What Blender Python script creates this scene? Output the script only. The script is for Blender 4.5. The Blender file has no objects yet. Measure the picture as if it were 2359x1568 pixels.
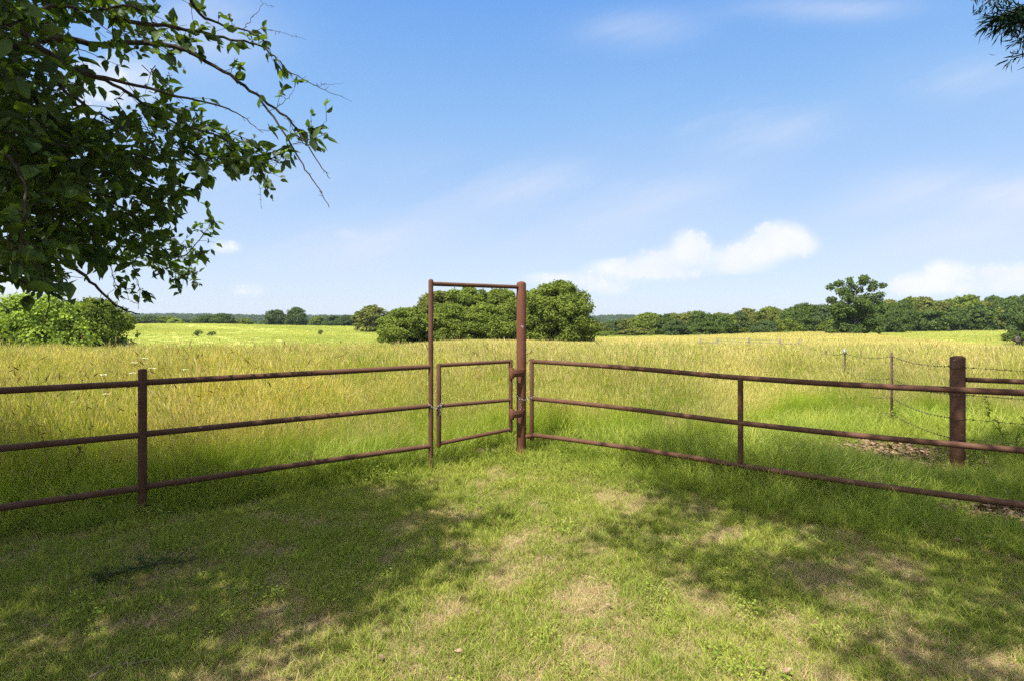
import bpy, math, random
import numpy as np
from mathutils import Vector

# ------------------------------------------------------------------ camera, sky, sun, exposure
SC = bpy.context.scene
COL = SC.collection
R = math.radians
EYE = 1.65                      # camera height
F = 1310.6                      # focal length in units of a 2359 wide picture
HOR, CX = 737.0, 1179.5
SUN_EL, SUN_AZ = R(57), math.atan2(-.62, -.78)   # the sun stands behind the viewer, to the left

cam_d = bpy.data.cameras.new('camera'); cam = bpy.data.objects.new('camera', cam_d); COL.objects.link(cam)
cam_d.lens = 20; cam_d.sensor_width = 36; cam_d.sensor_fit = 'HORIZONTAL'
cam_d.shift_y = -47.0 / 2359; cam_d.clip_start = .05; cam_d.clip_end = 8000
cam.location = (0, 0, EYE); cam.rotation_euler = (R(90), 0, 0)
SC.camera = cam
SC.render.resolution_x, SC.render.resolution_y = 1024, 680
SC.view_settings.view_transform = 'Standard'; SC.view_settings.look = 'None'
SC.view_settings.exposure = 1.62; SC.view_settings.gamma = 1; SC.view_settings.use_curve_mapping = False
SC.cycles.max_bounces = 6; SC.cycles.diffuse_bounces = 4; SC.cycles.transmission_bounces = 4
SC.cycles.transparent_max_bounces = 4; SC.cycles.caustics_reflective = False; SC.cycles.caustics_refractive = False
SC.cycles.use_denoising = False; SC.cycles.sample_clamp_indirect = 4

class NT:
    """tiny helper for building node trees"""
    def __init__(s, tree): s.t = tree; s.n = tree.nodes; s.l = tree.links
    def node(s, kind, **kw):
        n = s.n.new(kind)
        for k, v in kw.items(): setattr(n, k, v)
        return n
    def put(s, sock, v):
        if v is None: return
        if isinstance(v, bpy.types.NodeSocket): s.l.new(v, sock)
        else: sock.default_value = v
    def math(s, op, a, b=None, c=None, clamp=False):
        n = s.node('ShaderNodeMath', operation=op, use_clamp=clamp)
        for i, v in enumerate((a, b, c)): s.put(n.inputs[i], v)
        return n.outputs[0]
    def mix(s, f, a, b, blend='MIX'):
        n = s.node('ShaderNodeMix', data_type='RGBA', blend_type=blend)
        s.put(n.inputs[0], f); s.put(n.inputs[6], a); s.put(n.inputs[7], b)
        return n.outputs[2]
    def smooth(s, x, lo, hi, a=0., b=1.):
        n = s.node('ShaderNodeMapRange', interpolation_type='SMOOTHSTEP')
        s.put(n.inputs[0], x)
        for i, v in zip((1, 2, 3, 4), (lo, hi, a, b)): s.put(n.inputs[i], v)
        return n.outputs[0]
    def noise(s, vec, scale, detail=4, rough=.55, lac=2.0, dist=0.):
        n = s.node('ShaderNodeTexNoise'); s.put(n.inputs['Vector'], vec)
        n.inputs['Scale'].default_value = scale; n.inputs['Detail'].default_value = detail
        n.inputs['Roughness'].default_value = rough; n.inputs['Lacunarity'].default_value = lac
        n.inputs['Distortion'].default_value = dist
        return n.outputs[0]
    def xyz(s, v):
        n = s.node('ShaderNodeSeparateXYZ'); s.put(n.inputs[0], v); return n.outputs
    def vec(s, x, y, z=0.):
        n = s.node('ShaderNodeCombineXYZ')
        for i, v in enumerate((x, y, z)): s.put(n.inputs[i], v)
        return n.outputs[0]
    def ramp(s, f, stops):
        n = s.node('ShaderNodeValToRGB'); s.put(n.inputs[0], f)
        e = n.color_ramp.elements
        while len(e) < len(stops): e.new(.5)
        for el, (p, c) in zip(e, stops): el.position = p; el.color = (*c, 1)
        return n.outputs[0]

def U(px): return (px - CX) / F          # picture column -> slope x/y of the sight line
def V(py): return (HOR - py) / F
def at(px, py, d): return np.array([U(px) * d, d, EYE + V(py) * d])

# sky: Nishita plus clouds laid out by direction
w = bpy.data.worlds.new('World'); SC.world = w; w.use_nodes = True
N = NT(w.node_tree); N.n.clear()
sky = N.node('ShaderNodeTexSky', sky_type='NISHITA', sun_disc=False)
sky.sun_elevation = SUN_EL; sky.sun_rotation = SUN_AZ
sky.air_density = 1.0; sky.dust_density = .6; sky.ozone_density = 2.2; sky.altitude = 200
tc = N.node('ShaderNodeTexCoord').outputs['Generated']
dx, dy, dz = N.xyz(tc)
ady = N.math('MAXIMUM', N.math('ABSOLUTE', dy), .05)
u = N.math('DIVIDE', dx, ady); v = N.math('DIVIDE', dz, ady)
uv = N.vec(u, v, 0.)
def blob(cx, cy, rx, ry, wu=u, wv=v, k=1.):
    a = N.math('MULTIPLY', N.math('SUBTRACT', wu, U(cx)), F / rx)
    b = N.math('MULTIPLY', N.math('SUBTRACT', wv, V(cy)), F / ry)
    d2 = N.math('ADD', N.math('MULTIPLY', a, a), N.math('MULTIPLY', b, b))
    return N.math('MULTIPLY', N.math('EXPONENT', N.math('MULTIPLY', d2, -1.)), k)
def total(items):
    s_ = items[0]
    for i in items[1:]: s_ = N.math('ADD', s_, i)
    return s_
nb = N.noise(uv, 26, 7, .6); nf = N.noise(uv, 7, 5, .55)
cum = total([blob(1795, 545, 62, 36), blob(1740, 582, 62, 30), blob(1850, 566, 42, 26, k=.8), blob(1590, 560, 44, 34),
             blob(1525, 600, 70, 28), blob(1420, 620, 75, 22, k=.9), blob(1275, 640, 80, 16, k=.7), blob(1400, 672, 48, 14, k=.6),
             blob(1545, 635, 90, 16, k=.55), blob(2098, 655, 50, 24), blob(2175, 625, 50, 28, k=.8), blob(2280, 630, 70, 26, k=.75),
             blob(2380, 640, 70, 34, k=.8), blob(520, 570, 44, 18, k=.62), blob(570, 668, 46, 20, k=.62), blob(800, 540, 60, 22, k=.35), blob(1700, 622, 70, 14, k=.45),
             blob(1660, 600, 80, 26, k=.62), blob(1340, 655, 120, 14, k=.5), blob(2200, 665, 180, 16, k=.6), blob(250, 200, 130, 80, k=.75), blob(90, 330, 90, 60, k=.5), blob(60, 640, 120, 50, k=.7)])
nc = N.noise(uv, 60, 6, .6)
crisp = N.smooth(N.math('ADD', N.math('ADD', N.math('MULTIPLY', nb, 1.9), N.math('MULTIPLY', nc, .7)), cum), 1.60, 2.15)
soft = N.smooth(N.math('ADD', N.math('MULTIPLY', nf, .9), cum), .52, 1.55)
cmask = N.math('MULTIPLY', N.math('MAXIMUM', N.math('MULTIPLY', crisp, .82), N.math('MULTIPLY', soft, .9)), .95)
cmask = N.math('MULTIPLY', cmask, N.smooth(cum, .1, .4))
wv = N.math('SUBTRACT', v, N.math('MULTIPLY', u, .35))
wisp_n = N.smooth(N.noise(N.vec(N.math('MULTIPLY', u, .55), N.math('MULTIPLY', wv, 2.6), 3.), 2.0, 6, .55), .30, .85)
wisps = total([blob(1680, 290, 230, 70), blob(1480, 70, 150, 45, k=.5), blob(2250, 180, 200, 60, k=.6), blob(2300, 440, 320, 50, k=.9),
               blob(1200, 420, 380, 60, k=.7), blob(720, 560, 260, 60, k=.9), blob(1900, 20, 180, 30, k=.7), blob(1600, 520, 700, 110, k=.45), blob(2350, 560, 260, 60, k=.6), blob(700, 430, 300, 60, k=.5), blob(450, 60, 160, 100, k=.6)])
wmask = N.math('MULTIPLY', N.math('MULTIPLY', wisp_n, wisps), 1.35)
el = N.math('MAXIMUM', dz, 0.)
bg1 = N.node('ShaderNodeBackground'); bg1.inputs[1].default_value = .087
hs = N.node('ShaderNodeHueSaturation'); hs.inputs['Hue'].default_value = .505; hs.inputs['Saturation'].default_value = 1.12
N.l.new(sky.outputs[0], hs.inputs['Color'])
air = N.ramp(el, [(0, (.60, .68, .85)), (.10, (.53, .64, .84)), (.20, (.41, .575, .84)), (.33, (.275, .50, .84)), (.50, (.15, .37, .82)), (.62, (.12, .32, .75)), (1, (.20, .34, .66))])
air = N.mix(1., air, (4., 4., 4., 1), 'MULTIPLY')
hazec = N.mix(.85, hs.outputs[0], air)
sdot = N.node('ShaderNodeVectorMath', operation='DOT_PRODUCT'); N.put(sdot.inputs[0], tc)
sdot.inputs[1].default_value = (math.sin(SUN_AZ) * math.cos(SUN_EL), math.cos(SUN_AZ) * math.cos(SUN_EL), math.sin(SUN_EL))
glow = N.math('POWER', N.math('MAXIMUM', sdot.outputs['Value'], 0.), 5.)
hazec = N.mix(glow, hazec, (15., 14.5, 13.4, 1))
c1 = N.mix(wmask, hazec, (2.9, 3.15, 3.7, 1))
c2 = N.mix(cmask, c1, N.mix(N.smooth(nf, .35, .7), (3.45, 3.55, 3.8, 1), (3.95, 3.95, 4.0, 1)))
N.l.new(c2, bg1.inputs[0])
N.l.new(bg1.outputs[0], N.node('ShaderNodeOutputWorld').inputs[0])

sun_d = bpy.data.lights.new('sun', 'SUN'); sun = bpy.data.objects.new('sun', sun_d); COL.objects.link(sun)
sun_d.energy = 3.3; sun_d.angle = R(.6); sun_d.color = (1, .95, .86)
SV = Vector((math.sin(SUN_AZ) * math.cos(SUN_EL), math.cos(SUN_AZ) * math.cos(SUN_EL), math.sin(SUN_EL)))
sun.rotation_euler = SV.to_track_quat('Z', 'Y').to_euler(); sun.location = (-20, -25, 60)
SHX, SHY = -SV.x / SV.z, -SV.y / SV.z     # how far a shadow moves per metre of height

# ------------------------------------------------------------------ mesh helpers
class MB:
    """collects triangles/quads with per-vertex uv, then makes ONE mesh object"""
    def __init__(s): s.v = []; s.f3 = []; s.f4 = []; s.uv = []; s.n = 0
    def add(s, v, f, uv=None):
        v = np.asarray(v, float).reshape(-1, 3); f = np.asarray(f, int)
        if uv is None: uv = np.zeros((len(v), 2))
        s.v.append(v); s.uv.append(np.asarray(uv, float).reshape(-1, 2))
        (s.f3 if f.shape[1] == 3 else s.f4).append(f + s.n)
        s.n += len(v); return s
    def add2(s, v, f3, f4, uv=None):
        n0 = s.n; s.add(v, f4, uv)
        s.f3.append(np.asarray(f3, int) + n0); return s
    def mesh(s, name, mat, smooth=False):
        v = np.concatenate(s.v); uv = np.concatenate(s.uv)
        f3 = np.concatenate(s.f3) if s.f3 else np.zeros((0, 3), int)
        f4 = np.concatenate(s.f4) if s.f4 else np.zeros((0, 4), int)
        m = bpy.data.meshes.new(name)
        m.vertices.add(len(v)); m.vertices.foreach_set('co', v.astype(np.float32).ravel())
        li = np.concatenate([f3.ravel(), f4.ravel()]).astype(np.int32)
        m.loops.add(len(li)); m.loops.foreach_set('vertex_index', li)
        st = np.concatenate([np.arange(len(f3)) * 3, len(f3) * 3 + np.arange(len(f4)) * 4]).astype(np.int32)
        m.polygons.add(len(st)); m.polygons.foreach_set('loop_start', st)
        ul = m.uv_layers.new(name='UVMap'); ul.data.foreach_set('uv', uv[li].astype(np.float32).ravel())
        m.materials.append(mat)
        m.update(calc_edges=True); m.validate()
        if smooth: m.polygons.foreach_set('use_smooth', np.ones(len(m.polygons), bool))
        return m
    def build(s, name, mat, parent=None, smooth=False, origin=None):
        if origin is not None: s.v = [x - np.asarray(origin, float) for x in s.v]
        o = bpy.data.objects.new(name, s.mesh(name, mat, smooth)); COL.objects.link(o)
        if origin is not None: o.location = origin
        if parent is not None: o.parent = parent
        return o

def tag(o, label=None, cat=None, group=None, kind=None):
    for k, x in (('label', label), ('category', cat), ('group', group), ('kind', kind)):
        if x: o[k] = x
    return o
def empty(name, loc, label, cat, group=None, rz=0.):
    o = bpy.data.objects.new(name, None); COL.objects.link(o); o.location = loc; o.rotation_euler.z = rz
    o.empty_display_size = .2
    return tag(o, label, cat, group)

def unit(a): return a / np.maximum(np.linalg.norm(a, axis=-1, keepdims=True), 1e-9)

def tube(mb, pts, rad, sides=8, caps=True, uvx=.5, dome=0.):
    pts = np.asarray(pts, float); n = len(pts); rad = np.ones(n) * np.asarray(rad, float)
    if dome:     # rounded ends
        d0 = unit(pts[0] - pts[1]); d1 = unit(pts[-1] - pts[-2]); r0, r1 = rad[0], rad[-1]
        pre = [(pts[0] + d0 * r0 * dome * math.sin(a), r0 * math.cos(a)) for a in (1.35, .9, .45)]
        post = [(pts[-1] + d1 * r1 * dome * math.sin(a), r1 * math.cos(a)) for a in (.45, .9, 1.35)]
        pts = np.array([p for p, _ in pre] + list(pts) + [p for p, _ in post]); rad = np.array([r for _, r in pre] + list(rad) + [r for _, r in post]); n = len(pts)
    t = np.gradient(pts, axis=0); t = unit(t)
    ref = np.array([0, 0, 1.]) if abs(t[0, 2]) < .9 else np.array([1., 0, 0])
    a = unit(np.cross(t[0], ref)); fr = []
    for i in range(n):
        a = unit(a - t[i] * np.dot(a, t[i])); fr.append((a, np.cross(t[i], a)))
    th = np.arange(sides) * 2 * math.pi / sides
    v = np.concatenate([pts[i] + rad[i] * (np.cos(th)[:, None] * fr[i][0] + np.sin(th)[:, None] * fr[i][1]) for i in range(n)])
    q = [(i * sides + j, i * sides + (j + 1) % sides, (i + 1) * sides + (j + 1) % sides, (i + 1) * sides + j) for i in range(n - 1) for j in range(sides)]
    uvv = np.stack([np.full(n * sides, uvx), np.repeat(np.linspace(0, 1, n), sides)], 1)
    if caps:
        v = np.concatenate([v, pts[:1], pts[-1:]]); uvv = np.concatenate([uvv, [[uvx, 0], [uvx, 1]]])
        a0, b0 = n * sides, n * sides + 1
        tr = [((j + 1) % sides, j, a0) for j in range(sides)] + [((n - 1) * sides + j, (n - 1) * sides + (j + 1) % sides, b0) for j in range(sides)]
        mb.add2(v, tr, q, uvv)
    else: mb.add(v, q, uvv)
    return mb

def box(mb, c, size, rz=0.):
    c = np.asarray(c, float); s = np.asarray(size, float) / 2
    k = np.array([(x, y, z) for x in (-1, 1) for y in (-1, 1) for z in (-1, 1)], float) * s
    cr, sr = math.cos(rz), math.sin(rz)
    k = np.stack([k[:, 0] * cr - k[:, 1] * sr, k[:, 0] * sr + k[:, 1] * cr, k[:, 2]], 1) + c
    mb.add(k, [(0, 1, 3, 2), (4, 6, 7, 5), (0, 4, 5, 1), (2, 3, 7, 6), (0, 2, 6, 4), (1, 5, 7, 3)])
    return mb

LT = np.array([(0, 0, 0), (.2, -.36, .05), (.2, 0, -.03), (.2, .36, .05), (.5, -.5, .06), (.5, 0, -.05), (.5, .5, .06),
               (.8, -.26, .0), (.8, 0, -.07), (.8, .26, .0), (1.05, 0, -.12)])
LF = np.array([(0, 2, 1), (0, 3, 2), (1, 2, 5), (1, 5, 4), (2, 3, 6), (2, 6, 5), (4, 5, 8), (4, 8, 7), (5, 6, 9), (5, 9, 8), (7, 8, 10), (8, 9, 10)])
def leaves(mb, p, ax, nr, L, W, rng, full=True):
    """leaf blades: p base points, ax direction, nr rough normal, L length, W width"""
    n = len(p); ax = unit(ax); sd = unit(np.cross(ax, nr)); nr = np.cross(sd, ax)
    L = np.ones(n) * L; W = np.ones(n) * W
    if full:
        T, Fc = LT, LF; curl = rng.uniform(.3, 2.2, n)
    else:
        T = np.array([(0, 0, 0), (.45, -.5, .05), (.5, .5, .05), (1, 0, -.08)]); Fc = np.array([(0, 2, 1), (1, 2, 3)]); curl = rng.uniform(-1, 2, n)
    k = len(T)
    v = (p[:, None] + ax[:, None] * (T[None, :, 0:1] * L[:, None, None]) + sd[:, None] * (T[None, :, 1:2] * W[:, None, None])
         + nr[:, None] * (T[None, :, 2:3] * (L * curl)[:, None, None]))
    f = (Fc[None] + (np.arange(n) * k)[:, None, None]).reshape(-1, 3)
    uvv = np.stack([np.repeat(rng.random(n), k), np.tile(T[:, 0], n)], 1)
    mb.add(v.reshape(-1, 3), f, uvv); return mb

def rand_dir(rng, n): return unit(rng.normal(size=(n, 3)))

# ------------------------------------------------------------------ materials
def mat(name):
    m = bpy.data.materials.new(name); m.use_nodes = True
    n = NT(m.node_tree); n.n.clear(); return m, n
def leafy(name, stops, tint_scale=.6, trans=.35, gloss=.0, rnd=.35, var=((.7, .8, .75), (1.25, 1.15, 1.0)), ripe=0.):
    """foliage: colour from root to tip (uv y), a tint for each leaf (uv x) and for each patch of the place"""
    m, n = mat(name)
    uvn = n.node('ShaderNodeUVMap', uv_map='UVMap'); x, y, _ = n.xyz(uvn.outputs[0])
    pos = n.node('ShaderNodeNewGeometry').outputs['Position']
    if ripe:
        k = n.math('MULTIPLY', n.math('SUBTRACT', n.math('ADD', n.math('FRACT', n.math('MULTIPLY', x, 7.3)), n.math('MULTIPLY', n.noise(pos, .45, 4), 1.6)), 1.31), ripe)
        y = n.math('ADD', y, k, clamp=True)
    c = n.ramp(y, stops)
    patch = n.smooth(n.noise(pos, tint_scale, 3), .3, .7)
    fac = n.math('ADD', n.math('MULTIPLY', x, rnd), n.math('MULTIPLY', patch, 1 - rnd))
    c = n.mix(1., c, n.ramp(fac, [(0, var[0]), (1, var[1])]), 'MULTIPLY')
    d = n.node('ShaderNodeBsdfDiffuse'); n.put(d.inputs[0], c)
    t = n.node('ShaderNodeBsdfTranslucent'); n.put(t.inputs[0], n.mix(1., c, (1.35, 1.3, .5, 1), 'MULTIPLY'))
    mx = n.node('ShaderNodeMixShader'); mx.inputs[0].default_value = trans
    n.l.new(d.outputs[0], mx.inputs[1]); n.l.new(t.outputs[0], mx.inputs[2]); out = mx.outputs[0]
    if gloss:
        g = n.node('ShaderNodeBsdfGlossy'); g.inputs['Roughness'].default_value = .55; g.inputs['Color'].default_value = (.9, .95, 1, 1)
        m2 = n.node('ShaderNodeMixShader'); m2.inputs[0].default_value = gloss
        n.l.new(out, m2.inputs[1]); n.l.new(g.outputs[0], m2.inputs[2]); out = m2.outputs[0]
    n.l.new(out, n.node('ShaderNodeOutputMaterial').inputs[0]); return m
def solid(name, c1, c2, scale=8., rough=.8, metal=0., bump=0., spots=None, spec=.3):
    m, n = mat(name)
    pos = n.node('ShaderNodeNewGeometry').outputs['Position']
    c = n.mix(n.smooth(n.noise(pos, scale, 6, .65), .35, .65), (*c1, 1), (*c2, 1))
    if spots:
        c = n.mix(n.smooth(n.noise(pos, spots[1], 3, .7), spots[2], spots[2] + .05), c, (*spots[0], 1))
    p = n.node('ShaderNodeBsdfPrincipled'); n.put(p.inputs['Base Color'], c)
    p.inputs['Roughness'].default_value = rough; p.inputs['Metallic'].default_value = metal
    p.inputs['Specular IOR Level'].default_value = spec
    if bump:
        b = n.node('ShaderNodeBump'); b.inputs['Strength'].default_value = bump; b.inputs['Distance'].default_value = .02
        n.l.new(n.noise(pos, scale * 3, 5, .7), b.inputs['Height']); n.l.new(b.outputs[0], p.inputs['Normal'])
    n.l.new(p.outputs[0], n.node('ShaderNodeOutputMaterial').inputs[0]); return m

M = {}
def rust(name, a, b, s):
    m, n = mat(name)
    pos = n.node('ShaderNodeNewGeometry').outputs['Position']
    c = n.mix(n.smooth(n.noise(pos, 5., 6, .7), .3, .7), (*a, 1), (*b, 1))
    c = n.mix(n.smooth(n.noise(pos, 60., 4, .7), .52, .75, 0., .35), c, (*s, 1))
    c = n.mix(n.smooth(n.noise(pos, 17., 2, .5), .72, .75, 0., .6), c, (.30, .24, .20, 1))
    x, y, z = n.xyz(pos)
    c = n.mix(n.math('MULTIPLY', n.smooth(z, .02, .16, 1., 0.), n.noise(pos, 22., 3)), c, (.22, .09, .04, 1))
    p = n.node('ShaderNodeBsdfPrincipled'); n.put(p.inputs['Base Color'], c)
    n.put(p.inputs['Roughness'], n.smooth(n.noise(pos, 14., 4), .3, .7, .6, .85))
    p.inputs['Specular IOR Level'].default_value = .14
    bm = n.node('ShaderNodeBump'); bm.inputs['Strength'].default_value = .25; bm.inputs['Distance'].default_value = .004
    n.l.new(n.noise(pos, 90., 5, .7), bm.inputs['Height']); n.l.new(bm.outputs[0], p.inputs['Normal'])
    n.l.new(p.outputs[0], n.node('ShaderNodeOutputMaterial').inputs[0]); return m
M['pipe'] = rust('rusty_brown_pipe', (.080, .037, .022), (.108, .054, .034), (.15, .088, .058))
M['post'] = rust('red_brown_post', (.102, .040, .024), (.124, .051, .032), (.16, .078, .05))
M['chain'] = solid('chain_steel', (.16, .13, .11), (.34, .3, .27), 60, .45, .7)
M['wire'] = solid('old_wire', (.05, .035, .03), (.13, .1, .08), 30, .7, .4)
M['tpost'] = solid('steel_t_post', (.05, .032, .022), (.09, .058, .035), 12, .7, .1)
M['tposthead'] = solid('pale_post_top', (.22, .23, .23), (.34, .34, .33), 12, .7)
M['farpipe'] = solid('distant_gate_pipe', (.10, .085, .065), (.16, .13, .10), 3, .7)
M['greengate'] = solid('distant_green_gate', (.07, .11, .06), (.11, .16, .10), 3, .7)
M['bark'] = solid('bark', (.020, .014, .010), (.07, .055, .042), 18, .9, bump=.6)
M['bark2'] = solid('far_bark', (.05, .042, .034), (.11, .095, .08), 4, .9)
M['twig'] = solid('pale_twig', (.10, .08, .055), (.17, .14, .10), 20, .8)
M['snag'] = solid('bleached_wood', (.42, .39, .35), (.6, .57, .52), 3, .9)
M['weed'] = leafy('brown_weed_stalk', [(0, (.10, .13, .03)), (.6, (.16, .13, .06)), (1, (.15, .08, .05))], 2., .15, rnd=.7)
M['white'] = leafy('flower_white', [(0, (.62, .66, .5)), (1, (.8, .8, .72))], trans=.2)
M['deadleaf'] = leafy('dead_leaf', [(0, (.12, .085, .06)), (1, (.30, .225, .155))], 30, .1, var=((.45, .4, .4), (1.5, 1.4, 1.3)), rnd=.8)
M['rock'] = solid('clod', (.05, .035, .028), (.12, .085, .06), 40, .95)
# the big tree on the left and the two shade trees
M['pear'] = leafy('broad_leaf', [(0, (.045, .082, .016)), (1, (.078, .138, .024))], 1.4, .55, .02, rnd=.8, var=((.42, .5, .5), (1.65, 1.5, 1.1)))
M['cedar'] = leafy('cedar_needles', [(0, (.010, .022, .012)), (1, (.02, .04, .02))], 2., .1)
# the crowns in the distance
def fol(name, c, v0=(.55, .62, .6), v1=(1.45, 1.3, 1.05), tr=.3, sc=.5):
    M[name] = leafy(name, [(0, tuple(k * .85 for k in c)), (1, c)], sc, tr, rnd=.55, var=(v0, v1))
fol('oak_leaf', (.135, .185, .038)); fol('bright_leaf', (.23, .32, .06)); fol('dark_leaf', (.08, .125, .036))
fol('olive_leaf', (.14, .165, .045)); fol('bluish_leaf', (.08, .12, .048)); fol('far_leaf', (.085, .125, .065), sc=.05)
fol('cedar_far', (.055, .08, .04), tr=.15)
# grasses
M['lawn'] = leafy('lawn_blade', [(0, (.16, .165, .05)), (.4, (.22, .275, .05)), (1, (.36, .43, .09))], 1.1, .36, rnd=.7, var=((.55, .66, .6), (1.35, 1.18, 1.1)))
M['straw'] = leafy('straw_blade', [(0, (.34, .26, .14)), (1, (.56, .46, .27))], 2.5, .25, rnd=.7, var=((.6, .55, .5), (1.25, 1.2, 1.1)))
M['long'] = leafy('long_blade', [(0, (.15, .18, .045)), (.5, (.27, .36, .055)), (1, (.42, .48, .11))], .7, .38, rnd=.75, var=((.50, .62, .6), (1.3, 1.15, 1.1)))
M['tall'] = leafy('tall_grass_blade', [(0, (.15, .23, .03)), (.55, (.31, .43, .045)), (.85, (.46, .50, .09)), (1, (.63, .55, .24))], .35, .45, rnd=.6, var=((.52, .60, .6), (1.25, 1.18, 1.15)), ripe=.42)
M['fartall'] = leafy('far_tall_grass_blade', [(0, (.30, .40, .05)), (.5, (.42, .465, .085)), (1, (.60, .52, .23))], .12, .42, rnd=.5, var=((.72, .78, .75), (1.2, 1.15, 1.1)), ripe=.38)
M['meadow'] = leafy('meadow_blade', [(0, (.30, .345, .09)), (1, (.40, .415, .125))], .04, .35, rnd=.4, var=((.72, .8, .7), (1.2, 1.12, 1.1)))

# ------------------------------------------------------------------ the lie of the land
_AK = np.array([U(x) for x in (-300, 300, 850, 1100, 1400, 1900, 2359, 3000)])
_D = np.array([0, 11, 18, 25, 35, 50, 70, 90, 120, 150, 200, 260, 320, 420, 700, 1200, 4000.])
_Z = np.array([
    [0, 0, -.15, -.45, -1.0, -1.7, -2.3, -2.7, -2.7, -2.2, -1.4, -.15, -.8, -6, -14, -14, -14],
    [0, 0, -.15, -.45, -1.0, -1.7, -2.3, -2.7, -2.7, -2.2, -1.4, -.15, -.8, -6, -14, -14, -14],
    [0, 0, -.12, -.30, -.75, -1.5, -2.2, -2.8, -3.2, -3.2, -2.4, -1.4, -1.8, -6, -14, -14, -14],
    [0, 0, -.10, -.25, -.55, -1.0, -1.6, -2.1, -3.0, -3.6, -3.4, -3.0, -3.2, -7, -14, -14, -14],
    [0, 0, -.12, -.30, -.75, -1.5, -2.0, -2.3, -2.7, -2.95, -3.3, -4.0, -5.0, -8, -12, -12, -12],
    [0, 0, -.15, -.38, -.80, -1.5, -1.9, -2.1, -2.35, -2.5, -2.9, -3.0, -2.5, -2, -6, -12, -12],
    [0, 0, -.20, -.50, -.90, -1.5, -2.2, -2.5, -2.4, -2.2, -2.2, -1.8, -1.0, 0, -4, -10, -10],
    [0, 0, -.20, -.50, -.90, -1.5, -2.2, -2.5, -2.4, -2.2, -2.2, -1.8, -1.0, 0, -4, -10, -10]])
_LD = np.log(_D + 6); _fine = np.linspace(_LD[0], _LD[-1], 400)
_ZF = np.array([np.interp(_fine, _LD, z) for z in _Z])
_k = np.exp(-np.linspace(-2, 2, 15) ** 2); _k /= _k.sum()
_ZF = np.array([np.convolve(np.pad(z, 7, 'edge'), _k, 'valid') for z in _ZF])
def tz(x, y):
    x = np.asarray(x, float); y = np.asarray(y, float)
    yy = np.maximum(y, .5); a = np.clip(x / np.maximum(yy, 8.), _AK[0], _AK[-1] - 1e-6)
    i = np.clip(np.searchsorted(_AK, a) - 1, 0, len(_AK) - 2); t = (a - _AK[i]) / (_AK[i + 1] - _AK[i]); t = t * t * (3 - 2 * t)
    g = (np.log(yy + 6) - _fine[0]) / (_fine[1] - _fine[0]); j = np.clip(g.astype(int), 0, 398); h = np.clip(g - j, 0, 1)
    za = _ZF[i, j] * (1 - h) + _ZF[i, j + 1] * h; zb = _ZF[i + 1, j] * (1 - h) + _ZF[i + 1, j + 1] * h
    z = za * (1 - t) + zb * t
    z = z + .012 * np.sin(x * 2.3 + np.sin(y * 1.7)) * np.cos(y * 2.9 + .5) + .018 * np.sin(x * .9 + 1.3) * np.sin(y * 1.1)
    return z + np.clip((yy - 40) / 100, 0, 1) * .35 * np.sin(x / 23. + 1) * np.sin(y / 31.)
TZ = lambda x, y: float(tz(x, y))

# fence lines: left (long pipe fence) and right (big gate)
L0, T0, P0, R0, R1 = np.array([-3.083, 4.747]), np.array([-.893, 6.262]), np.array([.113, 6.90]), np.array([.24, 6.90]), np.array([4.14, 4.10])
def beyond(x, y):
    """metres behind the fence line (negative = in front, on the mown side)"""
    def sd(p, q):
        d = (q - p) / np.linalg.norm(q - p); return (y - p[1]) * d[0] - (x - p[0]) * d[1]
    return np.maximum(sd(L0, T0), sd(R0, R1))
def pnoise(x, y, s, seed=0):
    """cheap smooth noise 0..1"""
    r = np.random.default_rng(seed); o = np.zeros_like(x, dtype=float)
    for k in range(7):
        a = r.uniform(0, 2 * math.pi); f = s * r.uniform(.6, 1.9); p = r.uniform(0, 6.28, 2)
        o = o + np.sin(f * (x * math.cos(a) + y * math.sin(a)) + p[0] + 1.4 * np.sin(f * .7 * (x * math.sin(a) - y * math.cos(a)) + p[1]))
    return np.clip(.5 + o / 6, 0, 1)
def crest(a):        # how far the tan tall grass reaches along each sight line
    return np.interp(a, [-.95, -.68, -.30, -.2, -.08, .12, .17, .55, .70, .9], [26, 28, 33, 55, 88, 88, 130, 150, 100, 60])

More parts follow.
